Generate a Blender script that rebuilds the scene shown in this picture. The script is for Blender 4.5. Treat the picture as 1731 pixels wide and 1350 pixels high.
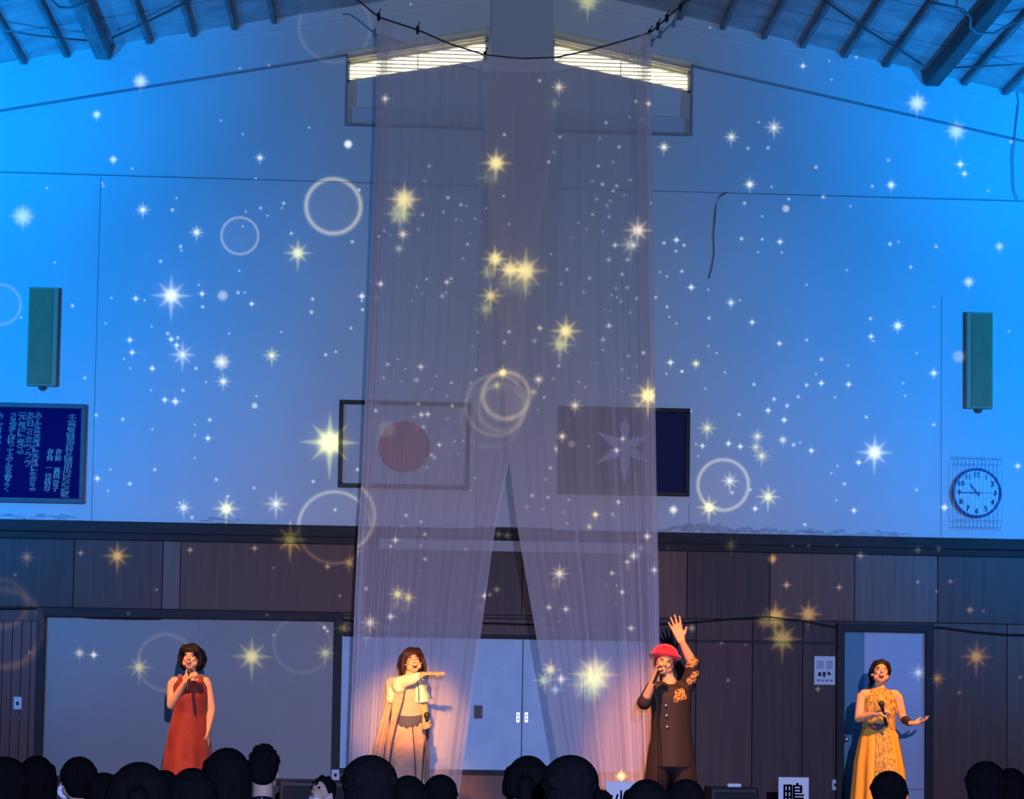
import bpy, bmesh, math, random
import numpy as np
from mathutils import Vector, Matrix, Euler, noise

SC = bpy.context.scene
COL = SC.collection
for o in list(bpy.data.objects): bpy.data.objects.remove(o)
random.seed(4)
PI = math.pi

# ------------------------------------------------------------------ camera
FPX = 3520.0                                   # focal length in pixels of the 1731 px wide frame
PSI, THE, RHO = math.radians(3.0), math.radians(3.5), 0.015
SHIFT = 538 - FPX * math.tan(THE)
CAM = Vector((-1.156, 0.0, 1.0))
Fw = Vector((math.sin(PSI)*math.cos(THE), math.cos(PSI)*math.cos(THE), math.sin(THE)))
R0 = Vector((math.cos(PSI), -math.sin(PSI), 0)); U0 = R0.cross(Fw)
Rt = R0*math.cos(RHO) + U0*math.sin(RHO); Up = U0*math.cos(RHO) - R0*math.sin(RHO)
cd = bpy.data.cameras.new('camera'); cam = bpy.data.objects.new('camera', cd); COL.objects.link(cam)
cam.matrix_world = Matrix(((Rt.x, Up.x, -Fw.x, CAM.x), (Rt.y, Up.y, -Fw.y, CAM.y), (Rt.z, Up.z, -Fw.z, CAM.z), (0, 0, 0, 1)))
cd.sensor_fit = 'HORIZONTAL'; cd.sensor_width = 36; cd.lens = FPX/1731*36; cd.shift_y = SHIFT/1731
cd.clip_end = 200
SC.camera = cam

def at(px, py, Y):
    """where the sight line through a point of the photograph meets the plane y = Y of the hall"""
    d = Fw + Rt*((px-865.5)/FPX) + Up*((675+SHIFT-py)/FPX)
    return CAM + d*((Y-CAM.y)/d.y)

# ------------------------------------------------------------------ view, world (daylight outside the louvres)
SC.view_settings.view_transform = 'Standard'; SC.view_settings.look = 'None'
SC.view_settings.exposure = 0.0; SC.view_settings.gamma = 1.0; SC.view_settings.use_curve_mapping = False
w = bpy.data.worlds.new('daylight'); SC.world = w; w.use_nodes = True
w.node_tree.nodes['Background'].inputs[0].default_value = (1.0, 0.90, 0.66, 1)
w.node_tree.nodes['Background'].inputs[1].default_value = 3.2
SC.cycles.max_bounces = 6; SC.cycles.diffuse_bounces = 3; SC.cycles.transparent_max_bounces = 16

# ------------------------------------------------------------------ lamps
def spot(name, loc, aim, power, color, cone, blend, size=0.08):
    l = bpy.data.lights.new(name, 'SPOT'); o = bpy.data.objects.new(name, l); COL.objects.link(o)
    o.location = loc; d = Vector(aim)-Vector(loc)
    o.rotation_euler = d.to_track_quat('-Z', 'Y').to_euler()
    l.energy = power; l.color = color; l.spot_size = math.radians(cone); l.spot_blend = blend; l.shadow_soft_size = size
    return o
BLUE = (0.0, 0.29, 1.0)
for s_ in (-1, 1):
    spot('blue_wash_light', (s_*7.4, 15.0, 4.0), (s_*6.8, 22, 5.2), 2800, BLUE, 86, 1.0, 0.12)
    spot('blue_roof_fill', (s_*5.6, 15.4, 2.6), (s_*5.6, 20.6, 8.6), 2100, BLUE, 50, 1.0, 0.15)  # extra blue spot, added to brighten the ceiling
ORANGE = (1.0, 0.34, 0.035)
spot('amber_stage_light', (-4.4, 12.2, 6.7), (-2.89, 17.2, 0.95), 4600, ORANGE, 15, 0.6)
spot('amber_stage_light', (-1.5, 8.6, 3.3), (-1.10, 17.2, 1.14), 9500, (1.0, 0.45, 0.06), 6.9, 1.0)
spot('amber_stage_light', (-0.4, 11.9, 6.6), (1.04, 17.2, 1.25), 5600, ORANGE, 12.0, 0.7)
spot('amber_stage_light', (4.2, 12.2, 6.7), (2.85, 17.2, 0.95), 5600, ORANGE, 15, 0.6)
hl = bpy.data.lights.new('fill_light', 'AREA'); hl.shape = 'RECTANGLE'; hl.size = 9; hl.size_y = 7  # weak ambient fill added to lift the dark, not a fixture of the hall
hl.energy = 3; hl.color = (1.0, 0.62, 0.60)
ho = bpy.data.objects.new('fill_light', hl); COL.objects.link(ho); ho.location = (0, 12, 7.2); ho.rotation_euler = (math.radians(25), 0, 0)

CY = 18.0                                                     # the gauze hangs here
# ------------------------------------------------------------------ video projector: its slide is drawn here
PJ = Vector((-0.95, -1.0, 1.52)); PT = math.radians(5.5)     # position and upward tilt
SW, SH, SPAN = 2400, 1900, 0.56                               # slide size, width of the picture per unit distance
Fp = Vector((0.045, math.cos(PT), math.sin(PT))).normalized()
Rp = Fp.cross(Vector((0, 0, 1))).normalized(); Upj = Rp.cross(Fp)
def slide(pt):
    v = pt-PJ; z = v.dot(Fp)
    return (v.dot(Rp)/z/SPAN+0.5)*SW, (v.dot(Upj)/z/SPAN*SW/SH+0.5)*SH
def pane(px, py):                                             # does the beam land on the gauze or on the wall
    return CY if 612 < px < 1108 and py > 60 else 22.0
def on_slide(px, py, Y=None):
    return slide(at(px, py, Y or pane(px, py)))
_a = slide(at(300, 400, 22)); _b = slide(at(1300, 400, 22)); KS = (_b[0]-_a[0])/1000.0   # slide pixels per photograph pixel
S = np.zeros((SH, SW, 3), np.float32)
yy, xx = np.mgrid[0:SH, 0:SW].astype(np.float32)
cxs, cys = on_slide(865, 760, 22)
pyy = 760+(cys-yy)/KS                                         # height in the picture, top to bottom
wx = np.interp(pyy, [0, 300, 560, 850, 1150], [470, 480, 560, 800, 1100])
gx = np.exp(-(np.abs((xx-cxs)/(KS*wx)))**3.0)
for c, v in enumerate(((.068, .056, .082, .125, .125), (.088, .075, .100, .130, .155), (.135, .115, .145, .210, .330))):
    S[:, :, c] = np.interp(pyy, [0, 290, 560, 850, 1150], v)*gx
STAR = 0.5
def stamp(px, py, rad, fn, Y=None):
    sx, sy = on_slide(px, py, Y); r = rad*KS
    x0, x1 = int(max(0, sx-r)), int(min(SW, sx+r+1)); y0, y1 = int(max(0, sy-r)), int(min(SH, sy+r+1))
    if x1 <= x0 or y1 <= y0: return
    X = (xx[y0:y1, x0:x1]-sx)/KS; Y_ = (yy[y0:y1, x0:x1]-sy)/KS
    for c, v in enumerate(fn(X, Y_)): S[y0:y1, x0:x1, c] += v*STAR
def star(px, py, r, col=(1, .95, .42), b=1.0, fat=0.2, rot=0.0):
    def fn(X, Y):
        d = np.hypot(X, Y)+1e-3; t = np.arctan2(Y, X)+rot
        ray = np.zeros_like(X)
        for k in range(8):
            a = k*PI/4; L = r*(1.0 if k % 2 == 0 else 0.84)*(1.25 if k in (6,) else 1.0)
            u = X*math.cos(a+rot)+Y*math.sin(a+rot); v = -X*math.sin(a+rot)+Y*math.cos(a+rot)
            wd = np.maximum(0.11*r*(1-u/L), 0.02)+0.75
            ray = np.maximum(ray, np.where((u > 0) & (u < L), np.exp(-(v/wd)**2)*(1-u/L)**0.7, 0))
        core = np.exp(-(d/(r*fat*1.25))**4)*0.9; halo = np.exp(-(d/(r*0.42))**2)*0.38
        m = (ray*0.85+core+halo)*b; wc = core*b
        return col[0]*m, col[1]*m+0.05*wc, col[2]*m+0.30*wc
    stamp(px, py, r*1.5, fn)
def dot(px, py, r=2.2, b=1.0, col=(.85, .95, .9)):
    def fn(X, Y):
        m = np.exp(-(np.hypot(X, Y)/r)**2.4)*b
        if r >= 3: m = m+b*0.45*np.exp(-(np.abs(X)/(r*0.3))**2-(np.abs(Y)/(r*2))**2)+b*0.45*np.exp(-(np.abs(Y)/(r*0.3))**2-(np.abs(X)/(r*2))**2)
        return tuple(c*m for c in col)
    stamp(px, py, r*4+1, fn)
def disc(px, py, r, b=0.7, col=(1, .97, .6)):
    stamp(px, py, r*1.6, lambda X, Y: tuple(c*b*np.exp(-(np.hypot(X, Y)/r)**6) for c in col))
def ring(px, py, r, wd=3.0, b=0.6, col=(1, .93, .55)):
    stamp(px, py, r+wd*4, lambda X, Y: tuple(c*b*(np.exp(-((np.hypot(X, Y)-r)/wd)**2)+0.06*(np.hypot(X, Y) < r)) for c in col))
YEL = (1, .98, .16); PAL = (.95, .95, .62); WHT = (.75, .85, .85)
for s in [(237,138,17,WHT,.7,.5),(163,194,11,WHT,.7,.4),(38,366,24,WHT,.55,.5),(191,270,10,WHT,.7,.4),(241,355,15,WHT,.9),(332,393,15,PAL,.8),
          (439,267,11,WHT,.9),(503,428,28,YEL,.75,.24),(289,500,38,PAL,.85,.24),(308,600,26,PAL,.7,.14),(377,645,16,PAL,.7),(459,601,18,YEL,.8,.14),
          (683,337,34,YEL,.62,.36),(681,396,14,PAL,.5),(838,276,29,YEL,.55,.3),(945,148,16,PAL,.45),(993,3,32,YEL,.4,.35),(651,167,10,PAL,.45),
          (836,438,26,YEL,.55,.3),(888,458,42,YEL,.5,.28),(862,456,30,YEL,.45,.3),(829,500,25,YEL,.45,.2),(956,560,31,YEL,.7,.24),(1077,390,28,PAL,.6,.22),
          (1095,669,34,YEL,.75,.24),(557,748,54,YEL,1.15,.28),(382,860,27,YEL,.85,.24),(466,852,25,PAL,.7,.14),(310,858,17,PAL,.6),(490,912,34,YEL,1.8,.2),
          (198,940,28,YEL,2.0,.2),(45,942,18,WHT,1.2,.14),(425,1110,38,YEL,.85,.22),(235,1128,27,YEL,.6,.2),(549,1104,22,YEL,.5,.2),(134,1104,14,PAL,.6,.3),
          (1005,1140,48,YEL,.62,.4),(930,1132,22,YEL,.5,.22),(945,970,20,PAL,.55,.2),(672,1004,20,YEL,.45,.2),(690,1010,18,YEL,.35,.2),(625,1052,20,PAL,.45,.2),
          (1478,765,34,PAL,.9,.26),(1550,175,24,WHT,.75,.4),(1616,222,24,WHT,.6,.4),(1308,216,19,PAL,.8,.14),(1236,232,15,PAL,.8,.16),(1122,249,13,PAL,.9,.2),
          (1267,312,14,PAL,.8,.25),(1506,313,12,WHT,.9,.3),(1517,551,14,WHT,.9,.3),(1637,477,14,WHT,.6,.4),(1689,417,11,WHT,.5,.4),
          (1195,724,20,YEL,.6,.16),(1280,738,16,YEL,.6,.16),(1277,756,14,YEL,.5,.16),(1287,771,18,YEL,.6,.16),(1323,744,12,PAL,.5,.3),(1233,813,19,PAL,.8,.14),
          (1298,840,24,YEL,.9,.16),(1198,858,24,YEL,.95,.24),(1138,862,12,PAL,.7,.4),(1310,1045,34,YEL,1.6,.34),(1366,1038,28,YEL,1.2,.3),(1322,1080,38,YEL,1.7,.3),
          (1290,1050,22,YEL,.8,.3),(1235,922,16,YEL,.9,.2),(1305,945,11,YEL,1.3,.5),(1650,1110,32,YEL,1.4,.2),(1552,1137,18,PAL,.5,.2),(1584,1147,18,YEL,1.0,.2),
          (849,630,14,YEL,.6,.3),(910,642,13,PAL,.5,.2),(971,686,15,PAL,.5,.2),(950,738,11,PAL,.6,.2),(588,244,10,WHT,.7,.5),(590,952,16,YEL,.8,.2),(578,1062,16,YEL,.9,.2),
          (1006,870,10,YEL,.6,.25),(1176,615,11,YEL,.8,.2),(1235,512,11,WHT,.8,.2),(374,612,22,YEL,.45,.2),(376,500,12,WHT,.2,.5),(1050,1312,14,YEL,1.2,.4)]:
    star(s[0], s[1], s[2], s[3], s[4]*(1.9 if pane(s[0], s[1]) == CY else 1.0), s[5] if len(s) > 5 else .2)
for d in [(588,244,7,.6),(430,686,5,.7),(376,500,9,.3),(966,751,6,.35),(374,612,12,.5),(1328,353,6,.7),(1620,603,10,.35),(653,725,14,.2)]: disc(*d)
for r_ in [(563,349,46,3.6,.62),(405,399,31,2,.42),(0,515,34,2,.2),(565,45,60,3,.09),(855,669,39,4,.5),(838,685,51,3,.22),(1222,820,43,3,.55),
           (565,892,61,3,.45),(5,1062,66,6,.35),(280,1120,48,3.4,.16),(510,1090,48,3,.11),(5,1020,40,5,.3)]: ring(*r_)
SMALL = """373,204 410,227 522,216 223,285 172,310 174,315 79,318 298,335 291,355,3 432,302 479,344,3 476,352 440,352,2.6 415,358 452,365 410,383 305,417,3
306,424 271,442,3 92,444 492,395,3 454,111 405,116 852,228,3 946,232,3 725,281,2.6 613,296,3 927,274,2.8 1024,208,3 1046,249,3 1011,281,3 1065,305,2.6
1018,312,3.4 1042,315,3 1036,323,3 757,334,3.2 779,346,3 788,348 851,332 714,363,3 667,373 649,390 640,400 595,409,3 803,370 790,413,3 860,379 821,352
1001,363,2.6 1029,367,2.6 977,377 931,430 1039,415,4 1071,415,4 1100,344 1122,411,3 1143,406,4 1142,425,2.6 1156,415,3 912,137,3 1074,172,3 1096,176,4 694,8
1357,112,4 1401,103 1405,135 1200,47 1282,207 1264,251,2.6 1298,250,3 1379,283,3 1304,316 1333,337,2.6 1391,333,3.4 1258,344,3 1437,349 1288,366 1474,315,2.6
1501,271,2.6 1623,278,5 1630,294,4 1670,323 1253,404,3.4 1288,405,2.6 1318,409,4 1281,427 1321,427 1504,413,3.4 1518,409 1582,417,3 1447,97,2.6 1709,240,3
188,504 229,505,4 244,508 122,517,3 35,537 336,482 341,497,4 342,519,3 402,495,3 413,495 425,514,3.6 404,458 528,506,3 526,528,3.4 256,552 178,547 283,564,3
219,575,4 223,596,4 220,623 209,607 257,623,4 289,574,4 298,584,4 300,571,3 387,564 475,562 567,595,2.6 550,600,3 348,646 143,639,2.6 331,623,3 309,660,3
255,660 278,676,4 296,679,5 433,670 207,709,3 162,702,3 257,726 329,718 354,710,3.4 329,736 351,741,4 329,774 261,794,3 186,794 164,809,4 219,818,3.4 182,830
365,811,3 429,825,2.6 529,814,3 385,839,2.6 324,875,3 566,862,3 303,850 618,477,4.6 643,480,4.4 619,500,3 611,509 721,472,2.6 755,477,4 762,471,3 704,485
593,555,2.6 807,562 860,561,3 852,579,2.6 912,555,4 958,456,3 996,471,3 1051,464,3 1060,487,3 1029,551,4 1076,505,3 1033,500 1042,503 1108,503,2.6 1115,460
1127,468 1152,459,3 1127,519,2.6 1143,547 1131,536 1019,592 1062,602,2.6 1087,597,3.4 1133,613,4.4 1152,628,3 1126,632 655,616,3.4 711,620,4.4 685,623 672,607
737,636 763,647,2.6 804,625,3 944,619,3 919,672,2.6 1062,640 989,655 978,646 707,683,3 764,686,3 712,701,4 723,700,4 635,694,3.4 742,752,3.6 729,769,3 768,746
783,745 803,808 604,794,3.4 1052,742,4 1042,761,4 995,755 930,791,3 899,838,3.4 926,841,3 961,845,2.6 1045,849,3.6 686,871,3.4 711,882,3 851,883,5 866,885,5
958,885 1168,486,4.4 1197,490 1250,508 1198,538,3 1271,545,4 1363,482 1431,457 1539,452,3 1578,519 1471,539,3 1472,569,4 1476,577 1317,581,3.6 1363,575,2.6
1197,585 1211,597 1153,628 1225,630 1388,608,3.4 1379,633 1388,648,4 1363,651,3.4 1434,650,4 1274,650,3 1433,618 1192,657 1526,648 1529,669 1578,631,5
1349,671,2.8 1308,675,3.4 1411,672 1330,686,3.4 1298,694,4 1325,710,4 1249,701,3 1168,695 1464,705,3 1549,597 1578,718,3 1341,752,3.4 1352,748 1371,762,4
1231,750,4 1251,755,4 1187,754,3.6 1180,771 1176,751 1451,782,4 1415,788 1405,800 1427,818,3 1413,846 1443,863,4 1549,828,2.6 1596,858,5 1268,828,2.6 1276,860,4
1237,833,3 1360,887,3 1705,560 1720,788,4 25,972,3 136,935,4 321,930,4 430,927,4 462,960 264,997,2.6 216,1037,3.4 553,958,4 451,1040,3 574,1007,2.6 548,1061,3.4
553,1067,2.6 462,1074 50,1103,3 158,1107,5 718,903,3.4 668,913,4.4 660,923,3 718,945,3.4 787,928 848,977,4.6 836,986,3.6 819,1007,4.6 619,995,3.4 927,1027,4.2
956,1030,4.4 1034,969,4 1042,990 1051,1001,3.6 1060,950,4 1071,940,6 1105,964,4.4 1066,1062,4.4 1093,907,5 660,1042,5 948,1148,7 1128,927 1339,923,3 1366,923,3
1414,922,3 1329,989,5 1418,993,4 1454,938,5 1551,984,3 1606,983,3.6 1583,1000,3 1639,1031,5 1662,1033,3 1586,928,4 1219,1087,3 1260,1090 1230,1150,3.4
1382,1165,4 1621,1171,3 1724,1145,3 1551,930,5 1169,1062,5"""
for t in SMALL.split():
    v = [float(q) for q in t.split(',')]
    r = v[2] if len(v) > 2 else 2.0
    boost = 1.5 if v[1] > 905 and not (612 < v[0] < 1108) else 1.0
    dot(v[0], v[1], r*0.85, (0.55+0.12*r)*boost)
img = bpy.data.images.new('projected_slide', SW, SH, alpha=False, float_buffer=True)
img.colorspace_settings.name = 'Linear Rec.709'
buf = np.ones((SH, SW, 4), np.float32); buf[:, :, :3] = S
img.pixels.foreach_set(buf.ravel()); img.update(); img.pack()
del buf, xx, yy, S

pl = bpy.data.lights.new('video_projector_beam', 'SPOT'); pjo = bpy.data.objects.new('video_projector_beam', pl); COL.objects.link(pjo)
pjo.matrix_world = Matrix(((Rp.x, Upj.x, -Fp.x, PJ.x), (Rp.y, Upj.y, -Fp.y, PJ.y), (Rp.z, Upj.z, -Fp.z, PJ.z), (0, 0, 0, 1)))
pl.energy = 30000; pl.spot_size = math.radians(46); pl.spot_blend = 0.0; pl.shadow_soft_size = 0.0; pl.color = (1, 1, 1)
pl.use_nodes = True; nt = pl.node_tree; em = nt.nodes['Emission']
tc = nt.nodes.new('ShaderNodeTexCoord'); sp = nt.nodes.new('ShaderNodeSeparateXYZ'); nt.links.new(tc.outputs['Normal'], sp.inputs[0])
def mth(op, a, b, nt=nt):
    n = nt.nodes.new('ShaderNodeMath'); n.operation = op
    for i, q in enumerate((a, b)):
        if isinstance(q, (int, float)): n.inputs[i].default_value = q
        elif q is not None: nt.links.new(q, n.inputs[i])
    return n.outputs[0]
az = mth('ABSOLUTE', sp.outputs[2], None)
uu = mth('ADD', mth('MULTIPLY', mth('DIVIDE', sp.outputs[0], az), 1/SPAN), 0.5)
vv = mth('ADD', mth('MULTIPLY', mth('DIVIDE', sp.outputs[1], az), 1/SPAN*SW/SH), 0.5)
cb = nt.nodes.new('ShaderNodeCombineXYZ'); nt.links.new(uu, cb.inputs[0]); nt.links.new(vv, cb.inputs[1])
ti = nt.nodes.new('ShaderNodeTexImage'); ti.image = img; ti.extension = 'CLIP'; nt.links.new(cb.outputs[0], ti.inputs[0])
nt.links.new(ti.outputs[0], em.inputs[0]); em.inputs[1].default_value = 1.0

# ------------------------------------------------------------------ materials
def mat(name, col, rough=0.7, metal=0.0, spec=0.3, kind=None, col2=None, scale=(6, 6, 6), amt=0.5, bump=0.0, detail=5, coords='Object', sheen=0):
    m = bpy.data.materials.new(name); m.use_nodes = True; nt = m.node_tree; b = nt.nodes['Principled BSDF']
    b.inputs['Base Color'].default_value = (*col, 1); b.inputs['Roughness'].default_value = rough
    b.inputs['Metallic'].default_value = metal; b.inputs['Specular IOR Level'].default_value = spec
    if kind:
        tc = nt.nodes.new('ShaderNodeTexCoord'); mp = nt.nodes.new('ShaderNodeMapping'); nt.links.new(tc.outputs[coords], mp.inputs[0])
        mp.inputs['Scale'].default_value = scale
        n = nt.nodes.new('ShaderNodeTexNoise'); n.inputs['Scale'].default_value = 1; n.inputs['Detail'].default_value = detail; n.inputs['Roughness'].default_value = .62
        nt.links.new(mp.outputs[0], n.inputs[0])
        rp = nt.nodes.new('ShaderNodeValToRGB'); rp.color_ramp.elements[0].position = .5-amt/2; rp.color_ramp.elements[1].position = .5+amt/2
        rp.color_ramp.elements[0].color = (*col, 1); rp.color_ramp.elements[1].color = (*(col2 or tuple(c*.6 for c in col)), 1)
        nt.links.new(n.outputs['Fac'], rp.inputs[0]); nt.links.new(rp.outputs[0], b.inputs['Base Color'])
        if bump:
            bp = nt.nodes.new('ShaderNodeBump'); bp.inputs['Strength'].default_value = bump; bp.inputs['Distance'].default_value = .01
            nt.links.new(n.outputs['Fac'], bp.inputs['Height']); nt.links.new(bp.outputs[0], b.inputs['Normal'])
    if sheen: b.inputs['Sheen Weight'].default_value = sheen
    return m
M = {}
M['plaster'] = mat('painted_plaster', (.78, .79, .80), .85, spec=.1, kind=1, col2=(.70, .71, .73), scale=(1.2, 1.2, .5), amt=.6, bump=.05)
M['plaster2'] = mat('painted_plaster_worn', (.66, .68, .72), .85, spec=.1, kind=1, col2=(.58, .6, .65), scale=(1.5, 1, .6), amt=.5)
M['groove'] = mat('dark_joint', (.30, .32, .36), .9, spec=.05)
M['dirt'] = mat('soot_stain', (.40, .40, .44), .95, spec=.05, kind=1, col2=(.66, .66, .70), scale=(9, 3, 20), amt=.35)
for k, (a, b_) in enumerate([((.21, .09, .065), (.13, .06, .05)), ((.17, .08, .06), (.10, .05, .045)), ((.26, .12, .085), (.16, .075, .06)), ((.13, .065, .055), (.065, .038, .036)), ((.27, .17, .14), (.17, .10, .09))]):
    M['wood%d' % k] = mat('brown_plywood_%s' % 'abcde'[k], a, .5, spec=.25, kind=1, col2=b_, scale=(22, 4, .9), amt=.5, bump=.05)
M['reddoor'] = mat('red_brown_door', (.24, .10, .085), .5, spec=.3, kind=1, col2=(.15, .065, .06), scale=(26, 4, .8), amt=.5)
M['beam'] = mat('dark_beam', (.055, .042, .045), .6, spec=.2, kind=1, col2=(.03, .025, .028), scale=(2, 3, 12), amt=.5)
M['pale'] = mat('pale_board', (.50, .50, .52), .7)
M['whitedoor'] = mat('grey_white_sliding_door', (.44, .40, .38), .6, spec=.25, kind=1, col2=(.38, .34, .33), scale=(1.5, 1, 1), amt=.6)
M['bluedoor'] = mat('pale_blue_door', (.62, .80, .95), .55, spec=.3, kind=1, col2=(.50, .68, .86), scale=(5, 1, 4), amt=.35)
M['lavdoor'] = mat('pale_lavender_door', (.60, .60, .72), .55, spec=.3, kind=1, col2=(.54, .52, .62), scale=(2, 1, 1.5), amt=.5)
M['tealdoor'] = mat('grey_teal_door', (.16, .30, .38), .6)
M['metal'] = mat('brushed_metal', (.75, .75, .76), .3, .9)
M['darkmetal'] = mat('dark_metal', (.05, .05, .055), .5, .4)
M['steel'] = mat('painted_purlin_steel', (.34, .35, .37), .5, .2, kind=1, col2=(.17, .16, .16), scale=(14, 3, 14), amt=.4)
M['steeldark'] = mat('dark_rafter_steel', (.17, .16, .17), .55, .2, kind=1, col2=(.09, .085, .09), scale=(8, 3, 8), amt=.5)
M['board'] = mat('cement_wool_board', (.66, .74, .74), .95, spec=.05, kind=1, col2=(.32, .37, .40), scale=(2.2, 3.5, 2), amt=.5, bump=.2)
M['frame'] = mat('cream_window_frame', (.90, .82, .58), .5)
M['frame'].node_tree.nodes['Principled BSDF'].inputs['Subsurface Weight'].default_value = 1.0
M['frame'].node_tree.nodes['Principled BSDF'].inputs['Subsurface Radius'].default_value = (.12, .10, .05)
M['frame'].node_tree.nodes['Principled BSDF'].inputs['Subsurface Scale'].default_value = 1.0
M['black'] = mat('black_plastic', (.012, .012, .014), .5)
M['blackframe'] = mat('black_picture_frame', (.018, .016, .018), .4)
M['rubber'] = mat('black_cable', (.012, .012, .014), .7)
M['white'] = mat('white_paper', (.80, .80, .80), .8)
M['ink'] = mat('black_ink', (.02, .025, .05), .7)
M['greyink'] = mat('grey_print', (.30, .26, .32), .8)
M['flagwhite'] = mat('white_flag_cloth', (.68, .67, .68), .8, kind=1, col2=(.62, .62, .64), scale=(6, 1, 1), amt=.6)
M['flagred'] = mat('red_disc_cloth', (.52, .035, .07), .8)
M['flagnavy'] = mat('navy_flag_cloth', (.018, .018, .075), .8)
M['emblem'] = mat('pale_emblem_cloth', (.58, .56, .62), .8)
M['navy'] = mat('navy_board_lacquer', (.006, .006, .09), .8, spec=.06)
M['letter'] = mat('white_lettering', (.80, .82, .85), .6)
M['plframe'] = mat('grey_board_frame', (.12, .12, .15), .5)
M['grille'] = mat('grey_speaker_cloth', (.50, .30, .16), .9, kind=1, col2=(.38, .23, .12), scale=(10, 3, 4), amt=.5)
M['grillecase'] = mat('grey_speaker_case', (.5, .36, .22), .6)
M['clockface'] = mat('clock_dial', (.72, .76, .80), .4)
M['clockrim'] = mat('clock_rim', (.05, .10, .25), .35, .3)
M['clockmark'] = mat('clock_numerals', (.04, .10, .26), .6)
M['wire'] = mat('thin_guard_wire', (.30, .42, .55), .5, .5)
M['rope'] = mat('dark_rope', (.05, .05, .06), .8)
M['floor'] = mat('gym_floor_boards', (.24, .13, .06), .35, spec=.4, kind=1, col2=(.17, .09, .045), scale=(1, 14, 1), amt=.5)
M['skin'] = mat('skin', (.82, .42, .20), .5, spec=.3)
M['mouth'] = mat('open_mouth', (.10, .012, .012), .5)
M['lips'] = mat('lips', (.55, .16, .12), .4)
M['eye'] = mat('eye_dark', (.02, .012, .01), .3)
M['teeth'] = mat('teeth', (.85, .82, .75), .3)
M['hair'] = mat('black_hair', (.006, .005, .005), .5, spec=.15, kind=1, col2=(.014, .010, .010), scale=(60, 60, 8), amt=.5, bump=.3)
M['brownhair'] = mat('brown_hair', (.07, .022, .012), .5, spec=.2, kind=1, col2=(.03, .010, .007), scale=(60, 60, 8), amt=.5, bump=.3)
M['khair'] = mat('child_hair', (.0025, .0025, .003), .9, spec=.02, kind=1, col2=(.005, .005, .006), scale=(80, 80, 12), amt=.5, bump=.2)
M['kskin'] = mat('child_skin', (.30, .20, .15), .6, spec=.2)
M['kcloth'] = mat('dark_clothes', (.004, .004, .006), .95, spec=.02)
M['kcloth2'] = mat('navy_clothes', (.003, .004, .010), .95, spec=.02)
M['kwhite'] = mat('white_cloth', (.60, .62, .68), .8)
M['reddress'] = mat('rust_red_velvet', (.34, .045, .02), .7, kind=1, col2=(.14, .012, .01), scale=(9, 9, 5), amt=.55, bump=.3, sheen=.2)
M['beige'] = mat('peach_woven_cloth', (.80, .44, .26), .8, kind=1, col2=(.52, .24, .14), scale=(16, 16, 16), amt=.5, bump=.1)
M['cream'] = mat('cream_cape_cloth', (.90, .80, .52), .75, kind=1, col2=(.80, .68, .40), scale=(8, 8, 4), amt=.5)
M['tan'] = mat('tan_bodice', (.52, .42, .28), .8, kind=1, col2=(.38, .30, .2), scale=(25, 25, 25), amt=.5)
M['sash'] = mat('dark_sash', (.09, .07, .10), .7)
M['shirt'] = mat('black_shirt', (.035, .022, .018), .7)
M['trouser'] = mat('black_trousers', (.03, .016, .014), .8)
M['flower'] = mat('orange_flower_print', (.95, .50, .10), .7, kind=1, col2=(.05, .02, .02), scale=(45, 45, 45), amt=.25)
M['redhat'] = mat('red_felt_hat', (.85, .02, .05), .8, sheen=.3)
M['yellow'] = mat('amber_dress_cloth', (.95, .46, .05), .65, kind=1, col2=(.85, .36, .03), scale=(20, 20, 2), amt=.5)
M['print'] = mat('patterned_amber_bodice', (.85, .50, .10), .7, kind=1, col2=(.16, .12, .03), scale=(48, 48, 30), amt=.3)
M['brooch'] = mat('dark_brooch', (.10, .05, .05), .4)
M['band'] = mat('dark_wristband', (.03, .03, .035), .8)

def curtain_mat(name, dens, col=(.92, .74, .74)):
    m = bpy.data.materials.new(name); m.use_nodes = True; nt = m.node_tree
    for n in list(nt.nodes):
        if n.type != 'OUTPUT_MATERIAL': nt.nodes.remove(n)
    out = [n for n in nt.nodes if n.type == 'OUTPUT_MATERIAL'][0]
    tr = nt.nodes.new('ShaderNodeBsdfTransparent'); df = nt.nodes.new('ShaderNodeBsdfDiffuse'); tl = nt.nodes.new('ShaderNodeBsdfTranslucent')
    df.inputs[0].default_value = (*col, 1); tl.inputs[0].default_value = (*col, 1)
    m1 = nt.nodes.new('ShaderNodeMixShader'); m1.inputs[0].default_value = .2; nt.links.new(df.outputs[0], m1.inputs[1]); nt.links.new(tl.outputs[0], m1.inputs[2])
    tc = nt.nodes.new('ShaderNodeTexCoord'); mp = nt.nodes.new('ShaderNodeMapping'); mp.inputs['Scale'].default_value = (14, 1, .12); nt.links.new(tc.outputs['Object'], mp.inputs[0])
    n = nt.nodes.new('ShaderNodeTexNoise'); n.inputs['Scale'].default_value = 1; n.inputs['Detail'].default_value = 4; nt.links.new(mp.outputs[0], n.inputs[0])
    mr = nt.nodes.new('ShaderNodeMapRange'); mr.inputs[1].default_value = .3; mr.inputs[2].default_value = .75; mr.inputs[3].default_value = dens-.03; mr.inputs[4].default_value = dens+.04
    nt.links.new(n.outputs['Fac'], mr.inputs[0])
    mx = nt.nodes.new('ShaderNodeMixShader'); nt.links.new(mr.outputs[0], mx.inputs[0]); nt.links.new(tr.outputs[0], mx.inputs[1]); nt.links.new(m1.outputs[0], mx.inputs[2])
    nt.links.new(mx.outputs[0], out.inputs[0]); return m
M['gauze'] = curtain_mat('sheer_pink_gauze', .47)
M['hem'] = curtain_mat('doubled_gauze_hem', .36, (.92, .78, .82))
gm = bpy.data.materials.new('window_glass'); gm.use_nodes = True
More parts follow.
